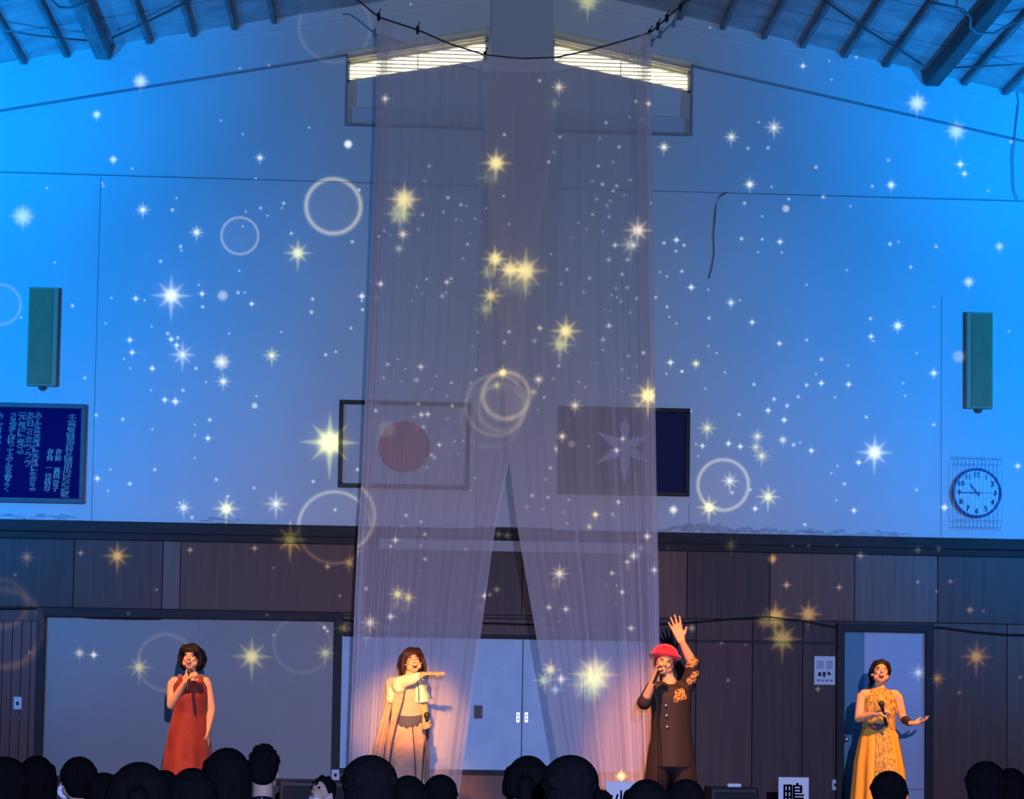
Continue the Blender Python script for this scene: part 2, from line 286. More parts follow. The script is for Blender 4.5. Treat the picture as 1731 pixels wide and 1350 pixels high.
gb = gm.node_tree.nodes['Principled BSDF']; gb.inputs['Base Color'].default_value = (1, 1, 1, 1); gb.inputs['Transmission Weight'].default_value = 1; gb.inputs['Roughness'].default_value = 0; gb.inputs['IOR'].default_value = 1.05
M['glass'] = gm

# ------------------------------------------------------------------ mesh helpers
class MB:
    def __init__(s): s.v = []; s.f = []; s.m = []; s.mats = []
    def mi(s, mt):
        if mt not in s.mats: s.mats.append(mt)
        return s.mats.index(mt)
    def add(s, vs, fs, mt=None):
        k = len(s.v); s.v += [tuple(v) for v in vs]; s.f += [tuple(i+k for i in f) for f in fs]
        s.m += [s.mi(mt) if mt else 0]*len(fs)
    def box(s, x0, x1, y0, y1, z0, z1, mt=None, bev=0.0):
        if bev:
            b = bev; vs = []; fs = []
            bm = bmesh.new(); bmesh.ops.create_cube(bm, size=1)
            for v in bm.verts: v.co = Vector((x0+(v.co.x+.5)*(x1-x0), y0+(v.co.y+.5)*(y1-y0), z0+(v.co.z+.5)*(z1-z0)))
            bmesh.ops.bevel(bm, geom=bm.edges[:], offset=b, segments=2, affect='EDGES', profile=.5)
            bm.verts.index_update(); vs = [v.co[:] for v in bm.verts]; fs = [[q.index for q in f.verts] for f in bm.faces]; bm.free()
            s.add(vs, fs, mt); return
        vs = [(x, y, z) for z in (z0, z1) for y in (y0, y1) for x in (x0, x1)]
        s.add(vs, [(0, 2, 3, 1), (4, 5, 7, 6), (0, 1, 5, 4), (2, 6, 7, 3), (0, 4, 6, 2), (1, 3, 7, 5)], mt)
    def prism(s, pts, y0, y1, mt=None):          # x-z outline, counter-clockwise seen from the hall, pushed along y
        n = len(pts); vs = [(p[0], y0, p[1]) for p in pts]+[(p[0], y1, p[1]) for p in pts]
        s.add(vs, [tuple(range(n)), tuple(range(2*n-1, n-1, -1))]+[(i, i+n, (i+1) % n+n, (i+1) % n) for i in range(n)], mt)
    def tube(s, pts, r, n=8, mt=None, caps=True):
        pts = [Vector(p) for p in pts]; rs = r if isinstance(r, (list, tuple)) else [r]*len(pts)
        vs = []; fs = []; ref = Vector((0, 0, 1))
        for i, p in enumerate(pts):
            t = (pts[min(i+1, len(pts)-1)]-pts[max(i-1, 0)]).normalized()
            if abs(t.dot(ref)) > .95: ref = Vector((1, 0, 0)) if abs(t.x) < .9 else Vector((0, 1, 0))
            a = t.cross(ref).normalized(); b = t.cross(a); ref = -b if False else ref
            for k in range(n): vs.append(p+(a*math.cos(2*PI*k/n)+b*math.sin(2*PI*k/n))*rs[i])
        for i in range(len(pts)-1):
            for k in range(n): fs.append((i*n+k, i*n+(k+1) % n, (i+1)*n+(k+1) % n, (i+1)*n+k))
        if caps: fs += [tuple(range(n-1, -1, -1)), tuple(range((len(pts)-1)*n, len(pts)*n))]
        s.add(vs, fs, mt)
    def rod(s, pts, r, mt=None):
        """chain of round-ended tapering pieces (overlapping, to be fused)"""
        rs = r if isinstance(r, (list, tuple)) else [r]*len(pts)
        for i in range(len(pts)-1):
            a, b = Vector(pts[i]), Vector(pts[i+1]); s.capsule(a, b, rs[i], rs[i+1], mt)
    def capsule(s, a, b, ra, rb, mt=None, n=12):
        d = (b-a); L = max(d.length, 1e-5); d = d/L; ref = Vector((0, 0, 1)) if abs(d.z) < .9 else Vector((1, 0, 0))
        u = d.cross(ref).normalized(); v = d.cross(u); prof = []
        for k in range(1, 5): t = -PI/2+k*PI/8; prof.append((a+d*(ra*math.sin(t)), ra*math.cos(t)))
        prof[-1] = (a, ra)
        for k in range(0, 4): t = k*PI/8; prof.append((b+d*(rb*math.sin(t)), rb*math.cos(t)))
        vs = [a-d*ra]
        for c, r in prof:
            for k in range(n): vs.append(c+(u*math.cos(2*PI*k/n)+v*math.sin(2*PI*k/n))*r)
        vs.append(b+d*rb); m = len(prof); fs = [(0, 1+(k+1) % n, 1+k) for k in range(n)]
        for i in range(m-1):
            for k in range(n): fs.append((1+i*n+k, 1+i*n+(k+1) % n, 1+(i+1)*n+(k+1) % n, 1+(i+1)*n+k))
        e = len(vs)-1; fs += [(e, 1+(m-1)*n+k, 1+(m-1)*n+(k+1) % n) for k in range(n)]
        s.add(vs, fs, mt)
    def ell(s, c, r, rot=None, mt=None, n=20, m=12):
        c = Vector(c); vs = [(0, 0, -1)]
        for i in range(1, m):
            t = -PI/2+PI*i/m
            for k in range(n): vs.append((math.cos(t)*math.cos(2*PI*k/n), math.cos(t)*math.sin(2*PI*k/n), math.sin(t)))
        vs.append((0, 0, 1)); fs = [(0, 1+(k+1) % n, 1+k) for k in range(n)]
        for i in range(m-2):
            for k in range(n): fs.append((1+i*n+k, 1+i*n+(k+1) % n, 1+(i+1)*n+(k+1) % n, 1+(i+1)*n+k))
        e = len(vs)-1; fs += [(e, 1+(m-2)*n+k, 1+(m-2)*n+(k+1) % n) for k in range(n)]
        out = []
        for v in vs:
            q = Vector((v[0]*r[0], v[1]*r[1], v[2]*r[2]))
            if rot is not None: q = rot @ q
            out.append(c+q)
        s.add(out, fs, mt)
    def loft(s, rings, mt=None, closed=True, cap=True):
        n = len(rings[0]); vs = [p for r in rings for p in r]; fs = []
        for i in range(len(rings)-1):
            for k in range(n if closed else n-1): fs.append((i*n+k, i*n+(k+1) % n, (i+1)*n+(k+1) % n, (i+1)*n+k))
        if cap: fs += [tuple(range(n-1, -1, -1)), tuple(range((len(rings)-1)*n, len(rings)*n))]
        s.add(vs, fs, mt)
    def build(s, name, mt=None, parent=None, smooth=False, loc=None):
        me = bpy.data.meshes.new(name); L = Vector(loc) if loc is not None else Vector((0, 0, 0))
        me.from_pydata([tuple(Vector(v)-L) for v in s.v], [], s.f)
        if s.mats and s.mats != [None]:
            for q in s.mats: me.materials.append(q)
            for i, p in enumerate(me.polygons): p.material_index = s.m[i]
        elif mt: me.materials.append(mt)
        bm = bmesh.new(); bm.from_mesh(me); bmesh.ops.recalc_face_normals(bm, faces=bm.faces[:]); bm.to_mesh(me); bm.free()
        if smooth: me.polygons.foreach_set('use_smooth', [True]*len(me.polygons))
        o = bpy.data.objects.new(name, me); COL.objects.link(o); o.location = L
        if parent: o.parent = parent
        return o
def tag(o, label, cat, group=None, kind=None):
    o['label'] = label; o['category'] = cat
    if group: o['group'] = group
    if kind: o['kind'] = kind
    return o
def thing(name, label, cat, loc=(0, 0, 0), group=None, rotz=0):
    o = bpy.data.objects.new(name, None); COL.objects.link(o); o.location = loc; o.rotation_euler = (0, 0, rotz); o.empty_display_size = .1
    return tag(o, label, cat, group)
def struct(o): o['kind'] = 'structure'; return o
def fuse(o, voxel, it=3, fac=.5, smooth=True):
    """melt overlapping pieces of a mesh into one continuous surface"""
    m = o.modifiers.new('r', 'REMESH'); m.mode = 'VOXEL'; m.voxel_size = voxel; m.use_smooth_shade = True
    if it: s = o.modifiers.new('s', 'SMOOTH'); s.iterations = it; s.factor = fac
    dg = bpy.context.evaluated_depsgraph_get(); dg.update()
    me = bpy.data.meshes.new_from_object(o.evaluated_get(dg)); mats = list(o.data.materials)
    o.modifiers.clear(); old = o.data; o.data = me
    me.materials.clear()
    for q in mats: me.materials.append(q)
    me.polygons.foreach_set('use_smooth', [True]*len(me.polygons)); me.polygons.foreach_set('material_index', [0]*len(me.polygons))
    bpy.data.meshes.remove(old); return o
def paint(o, spots):
    """give the faces near a point their own material: eyes, mouth, brows"""
    me = o.data; n = len(me.polygons); c = np.empty(n*3); me.polygons.foreach_get('center', c); c = c.reshape(-1, 3)
    idx = np.zeros(n, np.int32)
    for mt, center, R, radii in spots:
        if mt.name not in [m.name for m in me.materials]: me.materials.append(mt)
        k = [m.name for m in me.materials].index(mt.name)
        d = (c-np.array(center)) @ np.array(R)      # into the head's own axes
        idx[((d/np.array(radii))**2).sum(1) < 1] = k
    me.polygons.foreach_set('material_index', idx)
def text_mesh(txt, size, mt, spacing=1.0):
    cu = bpy.data.curves.new('t', 'FONT'); cu.body = txt; cu.size = size; cu.extrude = .004; cu.align_x = 'CENTER'; cu.space_line = spacing; cu.resolution_u = 3
    o = bpy.data.objects.new('t', cu); COL.objects.link(o)
    dg = bpy.context.evaluated_depsgraph_get(); dg.update(); me = bpy.data.meshes.new_from_object(o.evaluated_get(dg))
    v = [x.co.copy() for x in me.vertices]; f = [tuple(p.vertices) for p in me.polygons]
    bpy.data.objects.remove(o); bpy.data.curves.remove(cu); bpy.data.meshes.remove(me); return v, f
def put_text(mb, txt, x, y, z, size, mt, sx=1.0, sz=1.0, spacing=1.0, ang=0.0, heavy=0):
    """upright lettering facing the hall, centred on x, first line's top at z"""
    v, f = text_mesh(txt, size, mt, spacing)
    if not v: return
    zt = max(q.y for q in v); cx = (max(q.x for q in v)+min(q.x for q in v))/2; ca, sa = math.cos(ang), math.sin(ang)
    for dx, dz in ([(0, 0), (heavy, 0), (0, heavy), (-heavy, 0)] if heavy else [(0, 0)]):
        out = []
        for q in v:
            a, b = (q.x-cx)*sx+dx, (q.y-zt)*sz+dz
            out.append((x+a*ca-b*sa, y-q.z, z+a*sa+b*ca))
        mb.add(out, f, mt)
def star_poly(cx, cz, n, ro, ri, a0=PI/2, scale=None):
    pts = []
    for k in range(2*n):
        a = a0+k*PI/n; r = (ro if k % 2 == 0 else ri)
        pts.append((cx+r*math.cos(a), cz+r*math.sin(a)))
    return pts

# ------------------------------------------------------------------ the hall
WY = 22.0
def gab(x): return 8.95-.2*abs(x)
def lin2(x): return 8.43-.197*abs(x)
def X(px, py=1000): return at(px, py, WY).x
W = MB(); HX = 9.6; W0, W1, WB = .34, 1.86, 7.31
W.prism([(-HX, 0), (HX, 0), (HX, gab(HX)), (0, gab(HX)), (-HX, gab(HX))], WY, WY+.35, M['plaster'])
for s in (-1, 1):
    q = [(s*W1, gab(HX)), (s*HX, gab(HX)), (s*W1, gab(W1))]; W.prism(q if s > 0 else q[::-1], WY, WY+.35, M['plaster'])
    q = [(s*W0, lin2(W0)), (s*W1, lin2(W1)), (s*W1, gab(W1)), (s*W0, gab(W0))]; W.prism(q if s > 0 else q[::-1], WY, WY+.35, M['plaster'])
    q = [(s*W0, gab(HX)), (s*W1, gab(HX)), (s*W1, WB), (s*W0, WB)]; W.prism(q if s > 0 else q[::-1], WY, WY+.35, M['plaster'])
W.prism([(-W0, gab(HX)), (W0, gab(HX)), (W0, gab(W0)), (0, gab(0)), (-W0, gab(W0))], WY, WY+.35, M['plaster'])
# lower skin stands a little proud, its top edge is the long level line
W.prism([(-HX, 2.99), (HX, 2.99), (HX, 6.67), (-HX, 6.67)], WY-.03, WY, M['plaster'])
struct(W.build('wall_front'))
T = MB()
for s in (-1, 1):       # raised band between the sloping line and the roof, and the thin strip under the roof
    q = [(0, lin2(0)+.02), (s*HX, lin2(HX)), (s*HX, gab(HX)-.0), (0, gab(0))]; T.prism(q if s > 0 else q[::-1], WY-.018, WY, M['plaster'])
    q = [(0, gab(0)-.13), (s*HX, gab(HX)-.13), (s*HX, gab(HX)), (0, gab(0))]; T.prism(q if s > 0 else q[::-1], WY-.035, WY-.018, M['plaster'])
struct(T.build('trim_1'))
T = MB(); T.box(-.33, .33, WY-.32, WY, 6.67, gab(.33), M['plaster2']); T.box(-.41, .41, WY-.34, WY-.0, 2.99, 6.67, M['plaster2'])
struct(T.build('trim_2'))
G = MB()                 # joints between the boards
for px, z0, z1 in ((160, 3.0, 6.66), (700, 3.0, 4.2), (1590, 3.0, 5.6), (1165, 3.0, 3.3)):
    x = at(px, 700, WY).x; G.box(x-.003, x+.003, WY-.034, WY-.029, z0, z1, M['groove'])
G.box(-HX, HX, WY-.032, WY-.02, 6.668, 6.676, M['groove'])
for s in (-1, 1):
    q = [(s*W1, lin2(W1)-.015), (s*HX, lin2(HX)-.015), (s*HX, lin2(HX)+.002), (s*W1, lin2(W1)+.002)]; G.prism(q if s > 0 else q[::-1], WY-.020, WY-.001, M['groove'])
struct(G.build('trim_3'))
D = MB()                 # flaking dirty edge above the beam
rnd = random.Random(3)
for a, b_ in ((-5.5, -4.6), (-3.3, -2.9), (1.45, 4.2)):
    x = a; yk = 0
    while x < b_:
        yk = (yk+1) % 7
        wd = rnd.uniform(.04, .16); h = rnd.uniform(.01, .085)*(1.0 if a > 0 else .5)
        if a > 0 and x > 2.5: h *= .6
        z = 2.99+rnd.uniform(0, .05)
        D.prism([(x, z), (x+wd, z-rnd.uniform(-.01, .01)), (x+wd*.9, z+h*rnd.uniform(.5, 1)), (x+wd*.4, z+h), (x-.01, z+h*.6)], WY-.0335-.0004*yk, WY-.0302, M['dirt']); x += wd*rnd.uniform(.25, .8)
struct(D.build('trim_4'))
# beam over the panelling and the pale board below it
B = MB(); B.box(-HX, HX, WY-.12, WY, 2.87, 2.99, M['beam'], .008); B.box(-HX, HX, WY-.085, WY, 2.80, 2.87, M['beam'])
struct(B.build('trim_5'))
B = MB(); B.box(X(640), X(1100), WY-.13, WY-.086, 2.75, 2.865, M['pale'], .004); struct(B.build('trim_6'))
# panelling
Pn = MB(); PF = WY-.05; Pn.box(-HX, HX, WY-.004, WY, 0, 2.8, M['beam'])
def panel(x0, x1, z0, z1, k, gap=.008): Pn.box(x0+gap/2, x1-gap/2, PF, WY, z0+gap/2, z1-gap/2, M['wood%d' % k], .003)
zt = 2.80
for a, b_, k in ((-900, -60, 0), (-60, 125, 3), (125, 275, 1), (275, 305, 4), (305, 600, 0), (600, 735, 1), (735, 882, 3), (882, 1000, 1), (1000, 1160, 2), (1160, 1300, 3), (1300, 1443, 2), (1443, 1583, 4), (1583, 1760, 1), (1760, 2500, 3)):
    xa, xb = max(X(a), -HX), min(X(b_), HX)
    panel(xa, xb, 2.08, zt, k)
DL = (at(80, 1045, WY).x, at(565, 1045, WY).x); DM = (at(571, 1078, WY).x, at(1092, 1080, WY).x); DR = (at(1425, 1068, WY).x, at(1562, 1068, WY).x)
FR = .09
panel(-HX, X(-30), 0, 2.08, 1)
panel(X(-30), DL[0]-FR, 1.93, 2.08, 1)
panel(DL[0]-FR, DM[1]+.05, 2.045, 2.08, 3)
panel(DL[1]+FR, DM[1]+.05, 1.87, 2.045, 1)
panel(DL[0]-FR, DL[1]+FR, 0, .27, 3)
panel(DM[0], DM[1], 0, .40, 2)
for a, b_, k in ((1100, 1175, 3), (1175, 1270, 1), (1270, 1355, 3), (1355, 1412, 3), (1575, 1700, 0), (1700, 2500, 2)):
    xa, xb = max(X(a, 1200), DM[1]+.05), min(X(b_, 1200), HX)
    if a == 1355: xb = DR[0]-.08
    if a == 1575: xa = DR[1]+.08
    panel(xa, xb, 0, 2.08 if a != 1575 else 2.08, k)
panel(DR[0]-.08, DR[1]+.08, 2.035, 2.08, 3)
Pn.box(DM[1]+.05, X(1420, 1080), PF-.012, PF, 1.83, 1.86, M['beam'])
struct(Pn.build('wall_front_panelling'))

def door_frame(x0, x1, z0, z1, wd, mt, name, yf=WY-.10, sill=True):
    f = MB(); f.box(x0-wd, x0, yf, WY, z0, z1+wd, mt, .004); f.box(x1, x1+wd, yf, WY, z0, z1+wd, mt, .004); f.box(x0, x1, yf, WY, z1, z1+wd, mt, .004)
    if sill: f.box(x0, x1, yf, WY, max(z0-.05, 0), z0, mt)
    return f
# left pair of white sliding doors
d1 = MB(); mid = (DL[0]+DL[1])/2+.1
d1.box(DL[0], mid+.03, WY-.045, WY-.015, .33, 1.98, M['whitedoor'], .004); d1.box(mid, DL[1], WY-.075, WY-.046, .33, 1.98, M['whitedoor'], .004)
d1 = struct(d1.build('door_1')); f = door_frame(DL[0], DL[1], .33, 1.985, .09, M['beam'], 'f').build('door_frame', parent=d1)
# middle store doors, pale blue
d2 = MB(); xs = [DM[0], at(727, 1200, WY).x, at(882, 1200, WY).x, at(985, 1200, WY).x, DM[1]]
for i in range(4): d2.box(xs[i]+.004, xs[i+1]-.004, WY-.055+(.012 if i % 2 else 0), WY-.01, .45, 1.83, M['bluedoor'], .004)
d2 = struct(d2.build('door_2')); f = door_frame(DM[0], DM[1], .45, 1.835, .04, M['beam'], 'f', WY-.075).build('door_frame', parent=d2)
h = MB(); p = at(808, 1203, WY); h.box(p.x-.045, p.x+.045, WY-.062, WY-.05, p.z-.07, p.z+.07, M['wood2'], .005); h.box(p.x-.022, p.x+.022, WY-.066, WY-.06, p.z-.045, p.z+.045, M['darkmetal'])
h.build('recessed_pull', parent=d2)
for px in (875, 889):
    p = at(px, 1212, WY); h = MB(); h.box(p.x-.02, p.x+.02, WY-.07, WY-.05, p.z-.055, p.z+.055, M['metal'], .004); h.box(p.x-.008, p.x+.008, WY-.074, WY-.069, p.z-.03, p.z-.01, M['black']); h.box(p.x-.008, p.x+.008, WY-.074, WY-.069, p.z+.01, p.z+.03, M['black'])
    h.build('door_handle', parent=d2)
# right doorway: narrow grey teal strip with a knob, wide pale panel
d3 = MB(); xm = at(1460, 1100, WY).x
d3.box(xm, DR[1], WY-.03, WY-.005, 0, 1.97, M['lavdoor'], .004); d3 = struct(d3.build('door_3'))
k = MB(); k.box(DR[0], xm, WY-.028, WY-.004, 0, 1.97, M['tealdoor'], .003); k.build('teal_strip', parent=d3)
door_frame(DR[0], DR[1], 0, 1.975, .08, M['beam'], 'f', sill=False).build('door_frame', parent=d3)
k = MB(); p = at(1429, 1249, WY); k.tube([(p.x, WY-.03, p.z), (p.x, WY-.05, p.z)], .012, 10); k.ell((p.x, WY-.07, p.z), (.03, .024, .03)); k.tube([(p.x, WY-.034, p.z), (p.x, WY-.028, p.z)], .035, 14)
k.build('door_knob', M['metal'], d3, True)
k = MB(); z = at(1500, 1333, WY).z; k.box(xm, DR[1], WY-.036, WY-.029, z-.006, z+.006, M['greyink']); k.build('kick_line', parent=d3)
# brown door at the far left
d4 = MB(); xa, xb = at(-75, 1200, WY).x, at(66, 1200, WY).x
for i in range(9):
    a = xa+(xb-xa)*i/9; d4.box(a+.003, a+(xb-xa)/9-.003, WY-.06, WY-.01, 0, 1.93, M['reddoor'], .003)
d4 = struct(d4.build('door_4')); p = at(28, 1213, WY); k = MB(); k.box(p.x-.06, p.x+.06, WY-.068, WY-.058, p.z-.03, p.z+.02, M['wood2'], .004); k.build('door_pull', parent=d4)

# windows: deep recess, louvred glazing along the slope, board and darker sill board below
for n, s in enumerate((-1, 1)):
    w_ = MB()
    def pr(q, y0, y1, mt, mb=w_): mb.prism(q if s > 0 else q[::-1], y0, y1, mt)
    pr([(s*W0, WB), (s*W1, WB), (s*W1, lin2(W1)-.25), (s*W0, lin2(W0)-.27)], WY+.10, WY+.16, M['plaster'])
    pr([(s*W0, WB), (s*W1, WB), (s*W1, WB+.20), (s*W0, WB+.20)], WY+.05, WY+.099, M['plaster2'])
    win = struct(w_.build('window_%d' % (n+1)))
    f = MB()
    for q in ([(W0, lin2(W0)-.070), (W1, lin2(W1)-.070), (W1, lin2(W1)-.060), (W0, lin2(W0)-.060)], [(W0, lin2(W0)-.038), (W1, lin2(W1)-.038), (W1, lin2(W1)-.030), (W0, lin2(W0)-.030)], [(W0, lin2(W0)-.008), (W1, lin2(W1)-.008), (W1, lin2(W1)), (W0, lin2(W0))], [(W0, lin2(W0)-.30), (W0+.035, lin2(W0)-.31), (W0+.035, lin2(W0)-.03), (W0, lin2(W0)-.03)],
              [(W1-.03, lin2(W1)-.28), (W1, lin2(W1)-.28), (W1, lin2(W1)-.03), (W1-.03, lin2(W1)-.03)], [(W0, lin2(W0)-.29), (W1, lin2(W1)-.27), (W1, lin2(W1)-.25), (W0, lin2(W0)-.27)]):
        q = [(s*a, b_) for a, b_ in q]; pr(q, WY+.08, WY+.17, M['frame'], f)
    q = [(s*a, b_) for a, b_ in ((W0-.05, lin2(W0-.05)-.0), (W1+.14, lin2(W1+.14)-.0), (W1+.14, lin2(W1+.14)+.035), (W0-.05, lin2(W0-.05)+.035))]; pr(q, WY-.06, WY-.03, M['frame'], f)
    f.build('window_frame', parent=win)
    f = MB(); f.prism([(W1*s-.012, WB-.02), (W1*s+.012, WB-.02), (W1*s+.012, lin2(W1)), (W1*s-.012, lin2(W1))], WY-.02, WY+.02, M['groove']); f.box(min(s*W0, s*W1), max(s*W0, s*W1), WY-.03, WY+.05, WB-.02, WB+.0, M['groove'])
    f.build('window_sill', parent=win)
    sl = MB(); z = lin2(W1)-.26
    while z < lin2(W0)-.06:
        xlo = max(W0+.03, (8.43-.07-z)/.197) if False else W0+.03
        # each slat runs level between the sloping edges
        xmax = min(W1-.03, (8.43-.06-z)/.197); xmin = max(W0+.03, (8.43-.275-z)/.197)
        if xmax-xmin > .04:
            vs = [(s*xmin, WY+.115, z), (s*xmax, WY+.115, z), (s*xmax, WY+.165, z+.010), (s*xmin, WY+.165, z+.010), (s*xmin, WY+.115, z+.010), (s*xmax, WY+.115, z+.010), (s*xmax, WY+.165, z+.020), (s*xmin, WY+.165, z+.020)]
            sl.add(vs, [(0, 1, 2, 3), (4, 5, 6, 7), (0, 1, 5, 4), (2, 3, 7, 6), (0, 3, 7, 4), (1, 2, 6, 5)])
        z += .042
    xc = (W0+W1)/2; sl.box(s*xc-.006, s*xc+.006, WY+.11, WY+.12, lin2(xc)-.27, lin2(xc)-.06)
    sl.build('louvre_slats', M['frame'], win)
    gq = MB(); pr([(s*W0, lin2(W0)-.27), (s*W1, lin2(W1)-.25), (s*W1, lin2(W1)), (s*W0, lin2(W0))], WY+.175, WY+.18, M['glass'], gq); gq.build('glass_pane', parent=win)

# floor, side and rear walls, roof boards
F = MB(); F.box(-HX, HX, -6, WY+.35, -.1, 0, M['floor']); struct(F.build('floor'))
F = MB(); F.box(-HX-.2, -HX, -6, WY+.35, 0, 7.2, M['plaster2']); struct(F.build('wall_left'))
F = MB(); F.box(HX, HX+.2, -6, WY+.35, 0, 7.2, M['plaster2']); struct(F.build('wall_right'))
F = MB(); F.prism([(-HX-.2, 0), (HX+.2, 0), (HX+.2, gab(HX)), (0, 9.0), (-HX-.2, gab(HX))], -6.2, -6, M['plaster2']); struct(F.build('wall_rear'))
F = MB()
for s in (-1, 1):
    q = [(0, gab(0)), (s*(HX+.2), gab(HX+.2)), (s*(HX+.2), gab(HX+.2)+.12), (0, gab(0)+.12)]; F.prism(q if s > 0 else q[::-1], -6.2, WY+.35, M['board'])
struct(F.build('ceiling'))
J = MB()       # battens between the ceiling boards
for s in (-1, 1):
    for y in (21.1, 20.2, 19.3):
        q = [(0, gab(0)-.006), (s*HX, gab(HX)-.006), (s*HX, gab(HX)+.01), (0, gab(0)+.01)]; J.prism(q if s > 0 else q[::-1], y, y+.012, M['groove'])
struct(J.build('trim_7'))
# roof steelwork running from the gable wall towards the camera
def purlin(x, w2, h, mt, name, label, cat, group):
    s = 1 if x > 0 else -1; zt = gab(x)-.004; m = MB(); y0, y1 = 13.0, WY-.065
    m.box(x-w2, x+w2, y0, y1, zt-h, zt-h+.012); m.box(x-w2, x+w2, y0, y1, zt-.012-.2*w2, zt-.2*w2); m.box(x-s*w2-.005, x-s*w2+.005, y0, y1, zt-h, zt-.2*w2)
    return tag(m.build(name, mt), label, cat, group)
lab = {-8: 'roof purlin in the far upper left corner', -7: 'roof purlin just left of the thick left rafter',
       -6: 'first roof purlin to the right of the thick left rafter', -5: 'second roof purlin to the right of the thick left rafter', -4: 'third roof purlin to the right of the thick left rafter',
       -3: 'fourth roof purlin right of the thick left rafter, near the top edge', 3: 'roof purlin nearest the end of the curtain rope at upper right',
       4: 'fifth roof purlin to the left of the thick right rafter', 5: 'fourth roof purlin to the left of the thick right rafter', 6: 'third roof purlin to the left of the thick right rafter',
       7: 'second roof purlin to the left of the thick right rafter', 8: 'first roof purlin to the left of the thick right rafter', 9: 'first roof purlin to the right of the thick right rafter', 10: 'roof purlin at the far upper right corner'}
for key, px, py in ((-8, 42, 89), (-7, 114, 80), (-6, 253, 57), (-5, 327, 45), (-4, 397, 33), (-3, 464, 20), (3, 1148, 22), (4, 1220, 35), (5, 1290, 47), (6, 1355, 65), (7, 1426, 79), (8, 1496, 94), (9, 1628, 129), (10, 1697, 144)):
    x = at(px, py, WY).x; purlin(x, .026, .062, M['steel'], 'roof_purlin', 'thin steel '+lab[key], 'roof purlin', 'thin steel purlins under the roof')
for px, sd in ((176, 'left'), (1573, 'right')):
    x = at(px, 100, WY).x; purlin(x, .075, .15, M['steeldark'] if sd == 'right' else M['steel'], 'roof_rafter', 'thick steel rafter in the upper %s corner, ending on the gable wall' % sd, 'rafter', 'thick steel rafters')
def rod3(name, label, pts, r, mt, cat='brace rod', group=None):
    m = MB(); m.tube(pts, r, 8); o = m.build(name, mt, smooth=True); return tag(o, label, cat, group)
def roofp(px, py, drop=.13):
    """point just under the roof boards on the sight line of a roof detail"""
    d = at(px, py, 1.0)-CAM
    for _ in range(1):
        lo, hi = 5.0, 22.0
        for _ in range(40):
            m_ = (lo+hi)/2; p = CAM+d*m_
            if p.z > gab(p.x)-drop: hi = m_
            else: lo = m_
    p = CAM+d*lo
    if p.y > WY-.1: p = CAM+d*((WY-.1-CAM.y)/d.y)
    return p
rod3('brace_rod', 'thin rod slanting across the purlins from the left rafter to the upper left edge', [roofp(2, 50), roofp(60, 60), roofp(160, 70)], .010, M['steel'], group='thin roof brace rods')
rod3('brace_rod', 'thin rod rising right from the foot of the left rafter across three purlins', [roofp(190, 64), roofp(250, 36), roofp(330, -4)], .012, M['steeldark'], group='thin roof brace rods')
rod3('brace_rod', 'thin rod rising left from the foot of the right rafter', [roofp(1560, 110), roofp(1505, 74), roofp(1465, 50), roofp(1390, -2)], .012, M['steeldark'], group='thin roof brace rods')
rod3('brace_rod', 'thin level rod from the right rafter towards the upper right corner', [roofp(1600, 115), roofp(1680, 111), roofp(1735, 108)], .009, M['steel'], group='thin roof brace rods')
rod3('conduit', 'bent grey conduit looping round the right rafter', [roofp(1565, 3, .26), roofp(1600, 9, .27), roofp(1628, 16, .28), roofp(1641, 30, .28), roofp(1640, 46, .27), roofp(1652, 56, .25), roofp(1680, 56, .2), roofp(1710, 40, .15), roofp(1735, 34, .14)], .013, M['steel'], 'conduit')
rod3('conduit', 'short bent grey conduit left of the left rafter', [roofp(85, -2, .14), roofp(100, 12, .14), roofp(125, 14, .16), roofp(150, 6, .2)], .012, M['steel'], 'conduit')

# cables on the wall
def wallline(pts, off=.012, Y=WY): return [Vector((p.x, Y-off, p.z)) for p in (at(a, b_, Y) for a, b_ in pts)]
rod3('wall_cable', 'long black cable sagging along the panelling above the left doors', wallline([(0, 1029), (70, 1029), (105, 1033), (150, 1044), (230, 1046), (270, 1046), (295, 1040), (330, 1035), (400, 1037), (480, 1040), (560, 1045), (600, 1050), (700, 1052), (800, 1053), (900, 1056), (1000, 1057), (1100, 1056)], .065), .011, M['rubber'], 'cable')
rod3('wall_cable', 'black cable along the panelling over the right doorway', wallline([(1100, 1056), (1160, 1053), (1230, 1047), (1295, 1043), (1350, 1049), (1420, 1062), (1480, 1063), (1560, 1061), (1590, 1061), (1640, 1068), (1700, 1073), (1740, 1074)], .075), .011, M['rubber'], 'cable')
rod3('wall_cable', 'thin dark cable hanging down the upper wall right of the gauze', wallline([(1228, 327), (1216, 333), (1209, 350), (1205, 400), (1206, 430), (1202, 455), (1197, 472)], .045), .005, M['rubber'], 'cable')
rod3('wall_cable', 'thin cable running down the wall at the far right edge', wallline([(1716, 155), (1720, 175), (1714, 230), (1710, 270), (1712, 320), (1718, 339)], .045), .007, M['wire'], 'cable')

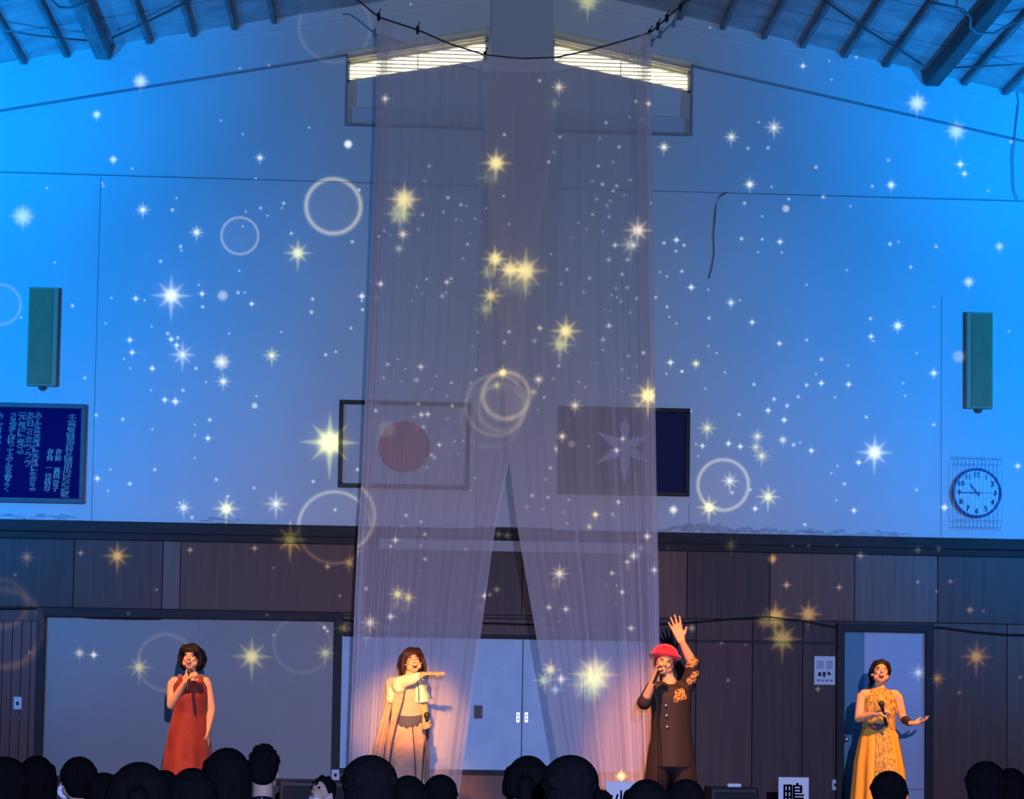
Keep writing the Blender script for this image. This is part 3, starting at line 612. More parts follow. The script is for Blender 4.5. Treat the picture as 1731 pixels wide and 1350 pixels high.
# ------------------------------------------------------------------ things on the wall
YF = WY-.03
def column_speaker(pxs, side):
    a = at(*pxs[0], WY); b_ = at(*pxs[1], WY); x0, x1, z1, z0 = a.x, b_.x, a.z, b_.z
    t = thing('column_speaker', 'tall grey column loudspeaker high on the %s side of the wall' % side, 'loudspeaker', ((x0+x1)/2, YF, z0), 'wall column loudspeakers')
    def P_(m, name, mt): o = m.build(name, mt, loc=t.location); o.parent = t; o.location = (0, 0, 0); return o
    m = MB(); m.box(x0, x1, YF-.075, YF-.0, z0, z1, bev=.008); P_(m, 'case', M['grillecase'])
    o_ = .035; m = MB(); m.box(x0+(.05 if side == 'right' else .015), x1-(.05 if side == 'left' else .015), YF-.085, YF-.073, z0+.02, z1-.02, bev=.006); P_(m, 'grille', M['grille'])
    m = MB(); xm_ = (x0+x1)/2; m.box(xm_-.03, xm_+.03, YF-.06, YF, z0-.03, z0-.0); m.tube([(xm_, YF-.05, z0-.05), (xm_, YF-.05, z0-.02)], .01); P_(m, 'bracket', M['darkmetal'])
column_speaker(((52, 488), (97, 655)), 'left'); column_speaker(((1630, 530), (1674, 693)), 'right')

# framed flags
def framed(px0, py0, px1, py1, name, label, cat):
    a = at(px0, py0, WY); b_ = at(px1, py1, WY); x0, x1, z1, z0 = a.x, b_.x, a.z, b_.z
    t = thing(name, label, cat, ((x0+x1)/2, YF, z0))
    m = MB(); w3 = .045
    m.box(x0, x1, YF-.05, YF, z1-w3, z1, bev=.005); m.box(x0, x1, YF-.05, YF, z0, z0+w3, bev=.005); m.box(x0, x0+w3, YF-.05, YF, z0+w3, z1-w3, bev=.005); m.box(x1-w3, x1, YF-.05, YF, z0+w3, z1-w3, bev=.005)
    o = m.build('picture_frame', M['blackframe'], loc=t.location); o.parent = t; o.location = (0, 0, 0)
    return t, x0+w3, x1-w3, z0+w3, z1-w3
def kid(m, name, t, mt=None, smooth=False, parent=None):
    o = m.build(name, mt, smooth=smooth, loc=t.location); o.parent = parent or t; o.location = (0, 0, 0); return o
t, x0, x1, z0, z1 = framed(574, 677, 793, 829, 'framed_flag', 'framed white flag with a dark red disc, left behind the gauze', 'flag')
m = MB(); m.box(x0, x1, YF-.02, YF-.004, z0, z1); cl = kid(m, 'flag_cloth', t, M['flagwhite'])
m = MB(); c = at(683, 756, WY); m.prism([(c.x+.272*math.cos(2*PI*k/48), c.z+.272*math.sin(2*PI*k/48)) for k in range(48)], YF-.026, YF-.019); kid(m, 'red_disc', t, M['flagred'])
t, x0, x1, z0, z1 = framed(943, 687, 1164, 840, 'framed_flag', 'framed navy flag with a pale star emblem, right behind the gauze', 'flag')
m = MB(); m.box(x0, x1, YF-.02, YF-.004, z0, z1); kid(m, 'flag_cloth', t, M['flagnavy'])
m = MB(); c = at(1055, 757, WY)
def spike(ang, L, wd, base=.04, waist=None):
    ca, sa = math.cos(ang), math.sin(ang)
    prof = [(0, base), (L*.35, wd), (L, 0), (L*.35, -wd), (0, -base)] if waist is None else [(0, base), (L*.38, waist), (L*.62, wd), (L, 0), (L*.62, -wd), (L*.38, -waist), (0, -base)]
    m.prism([(c.x+u*ca-v*sa, c.z+u*sa+v*ca) for u, v in prof][::-1], YF-.026, YF-.019)
spike(-PI/2, .40, .055); spike(PI/2, .33, .055, .05, .03)
for a in (28, 152, -30, -150): spike(math.radians(a), .36 if abs(a) > 90 else .33, .055)
m.prism([(c.x+.075*math.cos(2*PI*k/24), c.z+.075*math.sin(2*PI*k/24)) for k in range(24)], YF-.027, YF-.0185)
kid(m, 'star_emblem', t, M['emblem'])

# school song board
a = at(-62, 680, WY); b_ = at(143, 852, WY)
t = thing('song_board', 'dark blue board with white vertical Japanese lettering at the left edge', 'board', ((a.x+b_.x)/2, YF, b_.z))
m = MB(); w3 = .05
m.box(a.x, b_.x, YF-.05, YF, a.z-w3, a.z, bev=.005); m.box(a.x, b_.x, YF-.05, YF, b_.z, b_.z+w3, bev=.005); m.box(a.x, a.x+w3, YF-.05, YF, b_.z+w3, a.z-w3, bev=.005); m.box(b_.x-w3, b_.x, YF-.05, YF, b_.z+w3, a.z-w3, bev=.005)
kid(m, 'board_frame', t, M['plframe'])
m = MB(); m.box(a.x+w3, b_.x-w3, YF-.025, YF-.004, b_.z+w3, a.z-w3); kid(m, 'panel', t, M['navy'])
m = MB()
for txt, px, pt, pb, sx in (('千葉県鴨川市立鴨川小学校校歌', 124, 701, 838, 1.05), ('作詩　高田敏子', 101, 759, 832, .8), ('作曲　一瀬義孝', 87, 759, 832, .8), ('みんな元気に元気に生きる', 67, 698, 831, .95),
                         ('お日さまラララ', 54, 697, 792, .95), ('元気に光る', 40, 698, 771, 1.0), ('さあがんばってみんな仲よく', 25, 698, 831, .95), ('みんなあかるいこの道に', 2, 698, 822, .95), ('いつもたのしいこの庭に', -16, 698, 822, .95), ('鴨川小学校', -36, 698, 770, .95)):
    n = len(txt); top = at(px, pt, WY); bot = at(px, pb, WY); pit = (top.z-bot.z)/n
    for i, ch in enumerate(txt):
        if ch == '　': continue
        put_text(m, ch, top.x-(top.x-bot.x)*i/n-.006*i, YF-.026, top.z-pit*i-.006, max(pit*1.0, .082)*sx, M['letter'], heavy=.0035)
kid(m, 'lettering', t)

# clock behind a wire guard
p = at(1648, 834, WY); t = thing('wall_clock', 'round white wall clock with dark rim at the right edge of the wall', 'clock', (p.x, YF, p.z-.26))
R_ = .265
m = MB(); m.prism([(p.x+(R_-.01)*math.cos(2*PI*k/48), p.z+(R_-.01)*math.sin(2*PI*k/48)) for k in range(48)], YF-.045, YF-.0); kid(m, 'dial', t, M['clockface'])
m = MB(); rings = []
for j in range(49):
    a = 2*PI*j/48; rings.append([(p.x+(R_-.01+.014*math.cos(b))*math.cos(a), YF-.045+.02*math.sin(b), p.z+(R_-.01+.014*math.cos(b))*math.sin(a)) for b in [2*PI*q/8 for q in range(8)]])
m.loft(rings, cap=False); kid(m, 'rim', t, M['clockrim'], True)
m = MB()
for h_ in range(1, 13):
    a = PI/2-h_*PI/6; put_text(m, str(h_), p.x+.195*math.cos(a), YF-.047, p.z+.195*math.sin(a)+.028, .078, M['clockmark'], heavy=.002)
for k in range(60):
    a = k*PI/30; r1 = .232 if k % 5 else .228; m.prism([(p.x+r1*math.cos(a)-.002*math.sin(a), p.z+r1*math.sin(a)+.002*math.cos(a)), (p.x+.243*math.cos(a)-.002*math.sin(a), p.z+.243*math.sin(a)+.002*math.cos(a)), (p.x+.243*math.cos(a)+.002*math.sin(a), p.z+.243*math.sin(a)-.002*math.cos(a)), (p.x+r1*math.cos(a)+.002*math.sin(a), p.z+r1*math.sin(a)-.002*math.cos(a))], YF-.048, YF-.045, M['clockmark'])
kid(m, 'numerals', t)
def hand(ang, L, wd, name, y):
    m = MB(); ca, sa = math.cos(ang), math.sin(ang); m.prism([(p.x+u*ca-v*sa, p.z+u*sa+v*ca) for u, v in ((-.04, -wd*.7), (L, -wd*.4), (L, wd*.4), (-.04, wd*.7))], y-.004, y); kid(m, name, t, M['clockmark'])
hand(math.radians(129), .13, .014, 'hour_hand', YF-.052); hand(math.radians(180), .19, .010, 'minute_hand', YF-.058)
m = MB(); hw, hh = .26, .40       # guard
for i in range(13):
    x = p.x-hw+2*hw*i/12; m.tube([(x, YF-.004, p.z-hh), (x, YF-.05, p.z-hh+.03), (x, YF-.09, p.z-hh+.10), (x, YF-.09, p.z+hh-.10), (x, YF-.05, p.z+hh-.03), (x, YF-.004, p.z+hh)], .0022, 5)
for z in (-hh+.03, -hh+.10, 0, hh-.10, hh-.03): m.tube([(p.x-hw, YF-(.05 if abs(z) > .35 else .092), p.z+z), (p.x+hw, YF-(.05 if abs(z) > .35 else .092), p.z+z)], .0022, 5)
g = m.build('clock_guard', M['wire']); tag(g, 'thin wire guard caging the round wall clock', 'wire guard')

# notices, switches and signs
p = at(1394, 1133, PF); m = MB(); m.box(p.x-.112, p.x+.112, PF-.004, PF-.001, p.z-.15, p.z+.152, M['white'])
nt_ = m.build('wall_notice', M['white']); tag(nt_, 'white paper notice with grey print pinned left of the right doorway', 'notice')
m = MB()
for sgn in (-1, 1):
    for r0 in range(5): m.box(p.x+sgn*.05-.036, p.x+sgn*.05+.036, PF-.006, PF-.004, p.z+.02+r0*.018, p.z+.029+r0*.018, M['greyink'])
m.prism([(p.x-.07, p.z-.06), (p.x-.035, p.z-.06), (p.x-.035, p.z-.02), (p.x-.07, p.z-.02)], PF-.006, PF-.004, M['ink']); m.prism([(p.x-.02, p.z-.06), (p.x, p.z-.075), (p.x+.015, p.z-.02), (p.x-.02, p.z-.01)], PF-.006, PF-.004, M['ink']); m.prism([(p.x+.035, p.z-.05), (p.x+.07, p.z-.045), (p.x+.055, p.z-.015), (p.x+.03, p.z-.01)], PF-.006, PF-.004, M['ink'])
for q in range(4): m.box(p.x-.08+q*.045, p.x-.05+q*.045, PF-.006, PF-.004, p.z-.115, p.z-.095, M['greyink'])
o = m.build('print', parent=nt_)
for px, py, wd, hh_, lb, nm in ((30, 1188, .042, .065, 'small white card fixed to the brown door at the far left', 'door_card'), (567, 1309, .04, .055, 'small white socket plate between the left and middle doors', 'socket_plate'), (1412, 1326, .035, .055, 'small white switch plate beside the foot of the right doorway', 'switch_plate')):
    Yp = WY-.061 if nm == 'door_card' else (WY-.10 if nm == 'socket_plate' else PF)
    p = at(px, py, Yp); m = MB(); m.box(p.x-wd, p.x+wd, Yp-.012, Yp-.001, p.z-hh_, p.z+hh_, bev=.003); o = m.build(nm, M['white']); tag(o, lb, 'plate' if 'plate' in nm else 'card')
    m = MB(); m.box(p.x-.014, p.x+.014, Yp-.016, Yp-.011, p.z-.02, p.z+.015, M['ink']); m.build('switch' if nm == 'switch_plate' else ('socket' if nm == 'socket_plate' else 'mark'), parent=o)
def sign(px0, py0, px1, ch, label, Y, hgt):
    a = at(px0, py0, Y); b_ = at(px1, py0, Y); t = thing('calligraphy_sign', label, 'sign', ((a.x+b_.x)/2, Y, 0), 'paper signs with one brushed character')
    zb = a.z-hgt
    m = MB(); m.box(a.x, b_.x, Y-.006, Y+.006, zb, a.z); kid(m, 'paper', t, M['white'])
    m = MB(); xm_ = (a.x+b_.x)/2; s_ = (b_.x-a.x)*.74; put_text(m, ch, xm_, Y-.008, a.z-(.045 if ch == '鴨' else .07), s_ if ch == '鴨' else s_*.6, M['ink'], heavy=.003, sz=1.15); kid(m, 'brushed_character', t)
    m = MB()
    for s in (-1, 1): m.tube([(xm_+s*.1, Y+.02, zb+.08), (xm_+s*.16, Y+.10, .0)], .012, 8)
    m.tube([(xm_, Y+.02, zb+.3), (xm_, Y+.35, 0)], .012, 8); m.box(a.x+.02, b_.x-.02, Y+.006, Y+.03, zb+.05, zb+.09); kid(m, 'easel', t, M['darkmetal'])
sign(1024, 1320, 1076, '小', 'white paper sign with the small brushed character, by the foot of the gauze', 16.0, .34)
sign(1316, 1313, 1367, '鴨', 'white paper sign with a tall brushed bird character, right of the gauze', 16.4, .34)
def boxthing(px0, px1, py, Y, label, name, dep=.4):
    a = at(px0, py, Y); b_ = at(px1, py, Y); t = thing(name, label, 'loudspeaker', ((a.x+b_.x)/2, Y, 0), 'black stage monitors on the floor')
    m = MB(); m.box(a.x, b_.x, Y, Y+dep, 0, a.z, bev=.015); kid(m, 'cabinet', t, M['black'])
    m = MB(); m.box(a.x+.03, b_.x-.03, Y-.012, Y, .05, a.z-.04, bev=.008); kid(m, 'grille', t, M['rubber']); return (a.x+b_.x)/2, a.z
xm_, zm_ = boxthing(1202, 1282, 1330, 16.6, 'black floor loudspeaker between the two paper signs, a white gadget on top', 'stage_monitor')
boxthing(472, 590, 1319, 16.9, 'black floor loudspeaker below the left white doors beside the gauze', 'stage_monitor')
m = MB(); m.box(xm_-.04, xm_+.07, 16.7, 16.78, zm_, zm_+.028, bev=.006); o = m.build('wireless_receiver', M['white']); tag(o, 'small white gadget lying on the black floor loudspeaker', 'receiver')

# ------------------------------------------------------------------ gauze curtain on a rope
def rope_z(px): # photograph height of the rope
    pts = [(600, -4), (640, 29), (705, 50), (760, 74), (820, 93), (880, 99), (940, 97), (1000, 84), (1050, 70), (1098, 56), (1112, 44), (1150, 10), (1168, -4)]
    for (a, b_), (c, d) in zip(pts, pts[1:]):
        if a <= px <= c: return b_+(d-b_)*(px-a)/(c-a)
    return pts[-1][1] if px > 1168 else pts[0][1]
m = MB(); m.tube([at(x, rope_z(x), CY)+Vector((0, 0, 0)) for x in range(585, 1181, 12)], .008, 8)
o = m.build('curtain_rope', M['rope'], smooth=True); tag(o, 'dark rope slung in a shallow curve carrying the gauze', 'rope')
for i, (x, y) in enumerate(((640, 28), (706, 50), (820, 93), (1098, 56), (1112, 44), (1127, 30), (1150, 12))):
    q = at(x, y, CY); m = MB(); m.box(q.x-.014, q.x+.014, CY-.025, CY+.025, q.z-.035, q.z+.028, bev=.006); m.tube([q+Vector((0, -.02, .02)), q+Vector((.02, -.03, .06))], .005, 6)
    o = m.build('rope_clip', M['black'])
    tag(o, ['dark clip on the rope at the left top corner of the gauze', 'dark clip on the rope a little right of the gauze corner at left', 'dark clip at the low left part of the rope beside the pillar',
            'dark clip on the rope at the right top corner of the gauze', 'dark clip just above the right gauze corner', 'larger dark clip halfway up the bare rope at right', 'dark clip at the upper right end of the rope'][i], 'clip', 'clips on the curtain rope')
def lerp(tab, y):
    for (a, b_), (c, d) in zip(tab, tab[1:]):
        if y <= c: return b_+(d-b_)*(y-a)/(c-a)
    return tab[-1][1]
def gauze(left, right, name, label, yoff, seed, dense_left):
    t = thing(name, label, 'curtain', (at((left[0][1]+right[0][1])/2, 700, CY).x, CY+yoff, 0.02), 'two gauze curtain halves')
    NU, NV = 150, 60; rr = random.Random(seed); ph = [rr.uniform(0, 6.28) for _ in range(6)]
    def pt(u, v):
        py = 20+v*(1403-20); pl_, pr_ = lerp(left, py), lerp(right, py)
        px = pl_+(pr_-pl_)*u
        top = rope_z(px)+1
        py2 = top+(1400-top)*v; pl_, pr_ = lerp(left, py2), lerp(right, py2); px = pl_+(pr_-pl_)*u
        a = .008+.020*v; e = (1-u if dense_left is False else u)
        side = math.exp(-e*7)
        y = a*(math.sin(u*34+ph[0]+1.2*math.sin(v*2+ph[1]))*.5+.45*math.sin(u*61+ph[2]+v))+a*1.2*side*math.sin(u*150+ph[3])
        q = at(px, py2, CY+yoff); q.y += y; return q
    m = MB(); rings = [[pt(i/NU, j/NV) for i in range(NU+1)] for j in range(NV+1)]
    m.loft(rings, closed=False, cap=False); kid(m, 'gauze', t, M['gauze'], True)
    # doubled strips along the outer edge
    for (u0, u1), dy in (((0, .085), .018), ((.02, .06), .03)):
        m = MB(); k = []
        for j in range(NV+1):
            row = []
            for i in range(9):
                u = u0+(u1-u0)*i/8; u = u if dense_left else 1-u; q = pt(u, j/NV); q.y -= dy; row.append(q)
            k.append(row)
        m.loft(k, closed=False, cap=False); kid(m, 'folded_hem', t, M['hem'], True)
    return pt, t
EL = [(0, 641), (30, 638), (200, 635), (500, 624), (800, 612), (900, 605), (1000, 600), (1280, 590), (1410, 584)]
ER = [(0, 1099), (55, 1100), (200, 1101), (500, 1105), (800, 1109), (1000, 1113), (1300, 1116), (1410, 1117)]
ILr = [(0, 958), (130, 948), (310, 925), (500, 893), (780, 861), (850, 846), (900, 836), (1350, 775), (1410, 767)]
IRl = [(0, 812), (100, 816), (310, 822), (560, 845), (780, 861), (850, 869), (900, 876), (1300, 945), (1410, 963)]
ptL, tL = gauze(EL, ILr, 'sheer_curtain', 'left half of the sheer pinkish gauze hanging from the rope', .03, 2, True)
ptR, tR = gauze(IRl, ER, 'sheer_curtain', 'right half of the sheer pinkish gauze hanging from the rope', -.04, 7, False)
for cen, wd in ((.28, .022), (.355, .012), (.62, .01)):     # narrow gathered folds
    m = MB(); k = []
    for j in range(61):
        v = j/60; row = []
        if v < .5 and cen != .355: continue
        for i in range(5):
            q = ptL(cen+wd*(i/4-.5)*(.4+.6*v), v); q.y -= .02+.012*math.sin(i/4*PI); row.append(q)
        k.append(row)
    m.loft(k, closed=False, cap=False); kid(m, 'gathered_fold', tL, M['hem'], True)
for cen, wd, v0 in ((.30, .02, .68), (.42, .03, .6), (.55, .012, .6), (.72, .03, .4), (.80, .015, .3), (.86, .03, .55), (.90, .012, .0)):
    m = MB(); k = []
    for j in range(61):
        v = j/60
        if v < v0: continue
        row = []
        for i in range(5):
            q = ptR(cen+wd*(i/4-.5)*(.4+.6*v), v); q.y -= .02+.012*math.sin(i/4*PI); row.append(q)
        k.append(row)
    m.loft(k, closed=False, cap=False); kid(m, 'gathered_fold', tR, M['hem'], True)
# ------------------------------------------------------------------ people
def rotm(yaw=0, pitch=0, roll=0):
    """head or body axes: x to the picture's right, -y towards the hall; yaw turns, pitch lifts the face, roll tips"""
    return Matrix.Rotation(yaw, 3, 'Z') @ Matrix.Rotation(-pitch, 3, 'X') @ Matrix.Rotation(roll, 3, 'Y')
def head(mb, c, R, s=1.0):
    def e(p, r, R2=None): mb.ell(Vector(c)+R @ (Vector(p)*s), [q*s for q in r], R if R2 is None else R @ R2)
    e((0, .012, .025), (.074, .092, .088)); e((0, -.022, -.030), (.058, .062, .072)); e((0, -.040, -.078), (.036, .034, .030))
    e((0, -.050, -.020), (.050, .036, .060)); e((0, -.080, .022), (.046, .014, .014))
    for q in (-1, 1):
        e((q*.074, .008, -.012), (.009, .018, .030)); e((q*.032, -.070, -.022), (.020, .016, .018)); e((q*.045, -.030, -.055), (.022, .035, .026))
    mb.rod([Vector(c)+R @ (Vector(p)*s) for p in ((0, -.086, .010), (0, -.103, -.020))], [.008*s, .013*s]); e((0, -.092, -.024), (.017, .011, .009))
    e((0, -.086, -.048), (.022, .010, .007)); e((0, -.082, -.068), (.020, .010, .007))
def face_spots(c, R, s=1.0, mouth=(.021, .013), closed=False):
    c = Vector(c); Rm = [list(r) for r in R]; out = []
    out.append((M['lips'], tuple(c+R @ (Vector((0, -.094, -.058))*s)), Rm, ((mouth[0]+.006)*s, .035*s, (mouth[1]+.006)*s)))
    out.append((M['mouth'], tuple(c+R @ (Vector((0, -.094, -.059))*s)), Rm, (mouth[0]*s, .035*s, mouth[1]*s)))
    out.append((M['teeth'], tuple(c+R @ (Vector((0, -.096, -.059+mouth[1]*.75))*s)), Rm, (mouth[0]*.7*s, .035*s, .0045*s)))
    for q in (-1, 1):
        out.append((M['eye'], tuple(c+R @ (Vector((q*.030, -.082, -.001))*s)), Rm, (.013*s, .03*s, (.003 if closed else .0065)*s)))
        out.append((M['hair'], tuple(c+R @ (Vector((q*.031, -.084, .022))*s)), Rm, (.017*s, .03*s, .004*s)))
    return out
def handm(mb, w, d, n, side=1, curl=(.2, .2, .2, .2), spread=.12, thumb=(.6, .3), s=1.0):
    """hand from the wrist w along d, palm facing n; side picks the edge the thumb leaves from"""
    w = Vector(w); d = Vector(d).normalized(); n = Vector(n); n = (n-d*n.dot(d)).normalized(); t = d.cross(n).normalized()*side
    L = .088*s
    for k in range(4):
        o = (k-1.5)*.019*s; mb.rod([w+t*o*.55+n*0, w+d*L*(1 if k in (1, 2) else .94)+t*o*-1*-1], [.014*s, .0115*s])
    mb.ell(w+d*L*.5, (.016*s, .016*s, .02*s))
    mb.rod([w+d*.01*s+t*.012*s, w+d*.045*s+t*.028*s], [.017*s, .014*s])
    lens = (.040, .046, .043, .033)
    for k in range(4):      # k = 0 sits beside the thumb
        o = (1.5-k)*.0195*s; p = w+d*L*(1 if k in (1, 2) else .95)+t*o; a = -(k-1.5)*spread; dd = (d*math.cos(a)+t*math.sin(a)).normalized(); ang = 0; pts = [p]
        for j, f in enumerate((1, .68, .55)):
            ang += curl[k]*(1.0 if j else .8); v = dd*math.cos(ang)+n*math.sin(ang); p = p+v*lens[k]*f*s; pts.append(p)
        mb.rod(pts, [.0098*s, .0092*s, .0082*s, .0072*s])
    b_ = w+d*.030*s+t*.026*s; v = (d*math.cos(thumb[0])+t*math.sin(thumb[0])+n*thumb[1]).normalized(); v2 = (v+n*thumb[1]*.6+d*.3).normalized()
    mb.rod([b_, b_+v*.036*s, b_+v*.036*s+v2*.028*s], [.0125*s, .0105*s, .0085*s])
def arm(mb, a, b_, c, r=(.040, .034, .022)):
    a, b_, c = Vector(a), Vector(b_), Vector(c)
    mb.rod([a, a.lerp(b_, .45), b_], [r[0], r[0]*.98, r[1]]); mb.rod([b_, b_.lerp(c, .3), c], [r[1], r[1]*1.04, r[2]])
def ringp(cx, cy, z, rx, ry, n=72, amp=0.0, k=0, ph=0.0, tx=0.0):
    out = []
    for i in range(n):
        a = 2*PI*i/n; m_ = 1+amp*math.sin(k*a+ph)+amp*.5*math.sin((k*.6)//1*a+ph*2.3)
        out.append((cx+rx*m_*math.cos(a), cy+ry*m_*math.sin(a), z+tx*math.cos(a)))
    return out
def smooth_rings(tab, steps=6, **kw):
    """tab rows: z, cx, cy, rx, ry, amp"""
    rows = []
    for (a, b_) in zip(tab, tab[1:]):
        for j in range(steps):
            t = j/steps; t2 = t*t*(3-2*t) if False else t; rows.append([p+(q-p)*t2 for p, q in zip(a, b_)])
    rows.append(list(tab[-1])); return [ringp(r[1], r[2], r[0], r[3], r[4], amp=r[5], **kw) for r in rows]
def hair_lock(mb, c, R, pts, r, s=1.0): mb.rod([Vector(c)+R @ (Vector(p)*s) for p in pts], [q*s for q in r] if isinstance(r, (list, tuple)) else r*s)
def microphone(c, d, label, cable=None):
    c, d = Vector(c), Vector(d).normalized(); t = thing('microphone', label, 'microphone', tuple(c))
    m = MB(); m.tube([c-d*.13, c-d*.12, c+d*.03, c+d*.05], [.008, .011, .014, .019], 12); kid(m, 'grip', t, M['black'], True)
    m = MB(); m.ell(c+d*.068, (.026, .026, .026)); kid(m, 'ball_grille', t, M['darkmetal'], True)
    if cable: m = MB(); m.tube(cable, .0055, 6); kid(m, 'cable', t, M['rubber'], True)
    return t
def person(label, x, y, group=None):
    return thing('person', label, 'person', (x, y, 0), group)
def torso(mb, sh_l, sh_r, hip, y, waist=.13, chest=.155, neck_to=None, nr=.05, female=True):
    sl, sr = Vector(sh_l), Vector(sh_r); mid = (sl+sr)/2; hip = Vector(hip)
    mb.rod([sl, sr], .042); c1 = mid+(hip-mid)*.28; c2 = mid+(hip-mid)*.62
    mb.ell(c1, (chest, .098, .15)); mb.ell(c2, (waist, .088, .13)); mb.ell(hip, (.165 if female else .155, .105, .11)); mb.rod([mid+Vector((0, 0, -.02)), mid+Vector((0, 0, .03))], [.075, .055])
    if female:
        for q in (-1, 1): mb.ell(c1+Vector((q*.062, -.062, .01)), (.046, .036, .046))
    if neck_to is not None: mb.rod([mid+Vector((0, .005, -.01)), Vector(neck_to)], [nr, nr*.92])
def legs(mb, hip, feet, r=(.085, .055, .038)):
    hip = Vector(hip)
    for q, f in zip((-1, 1), feet):
        f = Vector(f); h = hip+Vector((q*.085, 0, -.03)); k = h.lerp(f, .5)+Vector((0, -.02, 0)); a = Vector((f.x, f.y, .08))
        mb.rod([h, k], [r[0], r[1]]); mb.rod([k, k.lerp(a, .35), a], [r[1], r[1]*1.02, r[2]]); mb.rod([a, a+Vector((0, -.15, -.045))], [.038, .030]); mb.rod([a+Vector((0, .02, -.03)), a+Vector((0, -.02, -.045))], [.034, .032])
def shoes(t, feet, mt, sole=.0):
    for q, f in zip((-1, 1), feet):
        m = MB(); f = Vector(f); m.rod([f+Vector((0, .04, .045)), f+Vector((0, -.06, .042)), f+Vector((0, -.17, .032))], [.044, .044, .034]); m.box(f.x-.04, f.x+.04, f.y-.20, f.y+.07, .002, .02)
        o = kid(m, 'shoe', t, mt); fuse(o, .008, 2)

PY = 17.2
def q_(px, py, dy=0.0): return at(px, py, PY+dy)      # a joint of a singer, dy further from the hall's middle

# singer in the rust red dress
x = q_(322, 1300).x
t = person('person in a long sleeveless rust red dress, black bob hair, microphone at the chin', x, PY)
hc = q_(323, 1111); Rh = rotm(yaw=-.12, pitch=.10, roll=0)
sl, sr = q_(295, 1152), q_(347, 1152); hip = q_(322, 1235)
m = MB(); head(m, hc, Rh, .95); torso(m, sl, sr, hip, PY, neck_to=hc+Vector((0, .01, -.05)), nr=.046, waist=.125)
el, wr = q_(289, 1192, -.04), q_(313, 1152, -.17); arm(m, q_(291, 1156), el, wr)
handm(m, wr, q_(322, 1141, -.19)-wr, (1, 0.25, -.1), 1, curl=(1.05, 1.1, 1.15, 1.2), spread=.02, thumb=(.5, .9), s=.95)
el2, wr2 = q_(358, 1198, .0), q_(351, 1236, -.03); arm(m, q_(350, 1157), el2, wr2); handm(m, wr2, (-.1, -.1, -1), (-1, .1, 0), -1, curl=(.3, .35, .4, .45), spread=.05)
feet = [Vector((hip.x-.10, PY, 0)), Vector((hip.x+.10, PY, 0))]; legs(m, hip, feet)
b = kid(m, 'body', t, M['skin']); fuse(b, .0055, 3); off = t.location
def spots_local(sp, o): return [(a, tuple(Vector(c)-o), R, r) for a, c, R, r in sp]
paint(b, spots_local(face_spots(hc, Rh, .95, (.018, .009), True), off)); shoes(t, feet, M['black'])
m = MB(); z = lambda py: q_(322, py).z
tab = [(z(1150), q_(322, 1150).x, PY, .125, .078, .0), (z(1160), q_(322, 1160).x, PY, .150, .105, .0), (z(1178), q_(322, 1178).x, PY-.005, .150, .125, .004), (z(1205), q_(321, 1205).x, PY, .142, .118, .012), (z(1235), q_(319, 1235).x, PY, .168, .135, .02),
       (z(1270), q_(317, 1270).x, PY, .190, .16, .035), (z(1310), q_(316, 1310).x, PY, .208, .185, .045), (.12, q_(316, 1390).x, PY, .225, .20, .05)]
m.loft(smooth_rings(tab, k=9, ph=.6), cap=False)
for q in (-1, 1): m.tube([q_(322+q*17, 1163, -.085), q_(322+q*17, 1150, -.055), q_(322+q*18, 1143, .0), q_(322+q*17, 1152, .075)], .022, 8)
d = kid(m, 'dress', t, M['reddress'], True); sol = d.modifiers.new('s', 'SOLIDIFY'); sol.thickness = .004
m = MB(); m.ell(hc+Rh @ Vector((0, .014, .040)), (.084, .096, .084), Rh)
for a in range(-4, 5): hair_lock(m, hc, Rh, [(a*.014, -.050, .088), (a*.0175, -.076+.0012*a*a, .058), (a*.0185, -.080+.0016*a*a, .026+.003*(a % 2))], [.016, .012, .007])
for q in (-1, 1):
    for k in range(5): hair_lock(m, hc, Rh, [(q*.066, -.035+k*.03, .06), (q*(.086+.003*k), -.03+k*.03, .0), (q*(.085), -.025+k*.026, -.062), (q*.072, -.02+k*.022, -.085)], [.026, .020, .018, .010])
for k in range(-3, 4): hair_lock(m, hc, Rh, [(k*.022, .085, .05), (k*.022, .098, -.02), (k*.02, .08, -.09)], [.03, .026, .014])
h = kid(m, 'hair', t, M['hair']); fuse(h, .007, 6)
microphone(q_(320, 1147, -.20), q_(322, 1128, -.15)-q_(318, 1156, -.24), 'black microphone held at the chin of the singer in rust red')

# singer behind the left gauze, cream cape over a peach dress, arm stretched across
t = person('person in a cream cape and long peach dress, arm stretched across the chest', q_(690, 1300).x, PY)
off = t.location; hc = q_(697, 1117); Rh = rotm(yaw=.15, pitch=.12, roll=-.16)
sl, sr = q_(666, 1152), q_(713, 1155); hip = q_(690, 1235)
m = MB(); head(m, hc, Rh, .95); torso(m, sl, sr, hip, PY, neck_to=hc+Vector((0, .01, -.05)), nr=.046, waist=.12)
el, wr = q_(686, 1152, -.19), q_(717, 1139, -.29); arm(m, q_(664, 1157), el, wr)
handm(m, wr, q_(735, 1137, -.33)-wr, (0, .2, -1), 1, curl=(.10, .12, .18, .25), spread=.09, thumb=(.5, .3), s=.95)
el2, wr2 = q_(716, 1192, -.02), q_(719, 1214, -.16); arm(m, q_(714, 1160), el2, wr2); handm(m, wr2, q_(722, 1228, -.20)-wr2, (-.3, -1, 0), -1, curl=(1.15, 1.2, 1.2, 1.25), spread=.02, thumb=(.5, .9), s=1.0)
feet = [Vector((hip.x-.09, PY, 0)), Vector((hip.x+.09, PY, 0))]; legs(m, hip, feet)
b = kid(m, 'body', t, M['skin']); fuse(b, .0055, 3); paint(b, spots_local(face_spots(hc, Rh, .95, (.017, .013), True), off)); shoes(t, feet, M['black'])
z = lambda py: q_(690, py).z
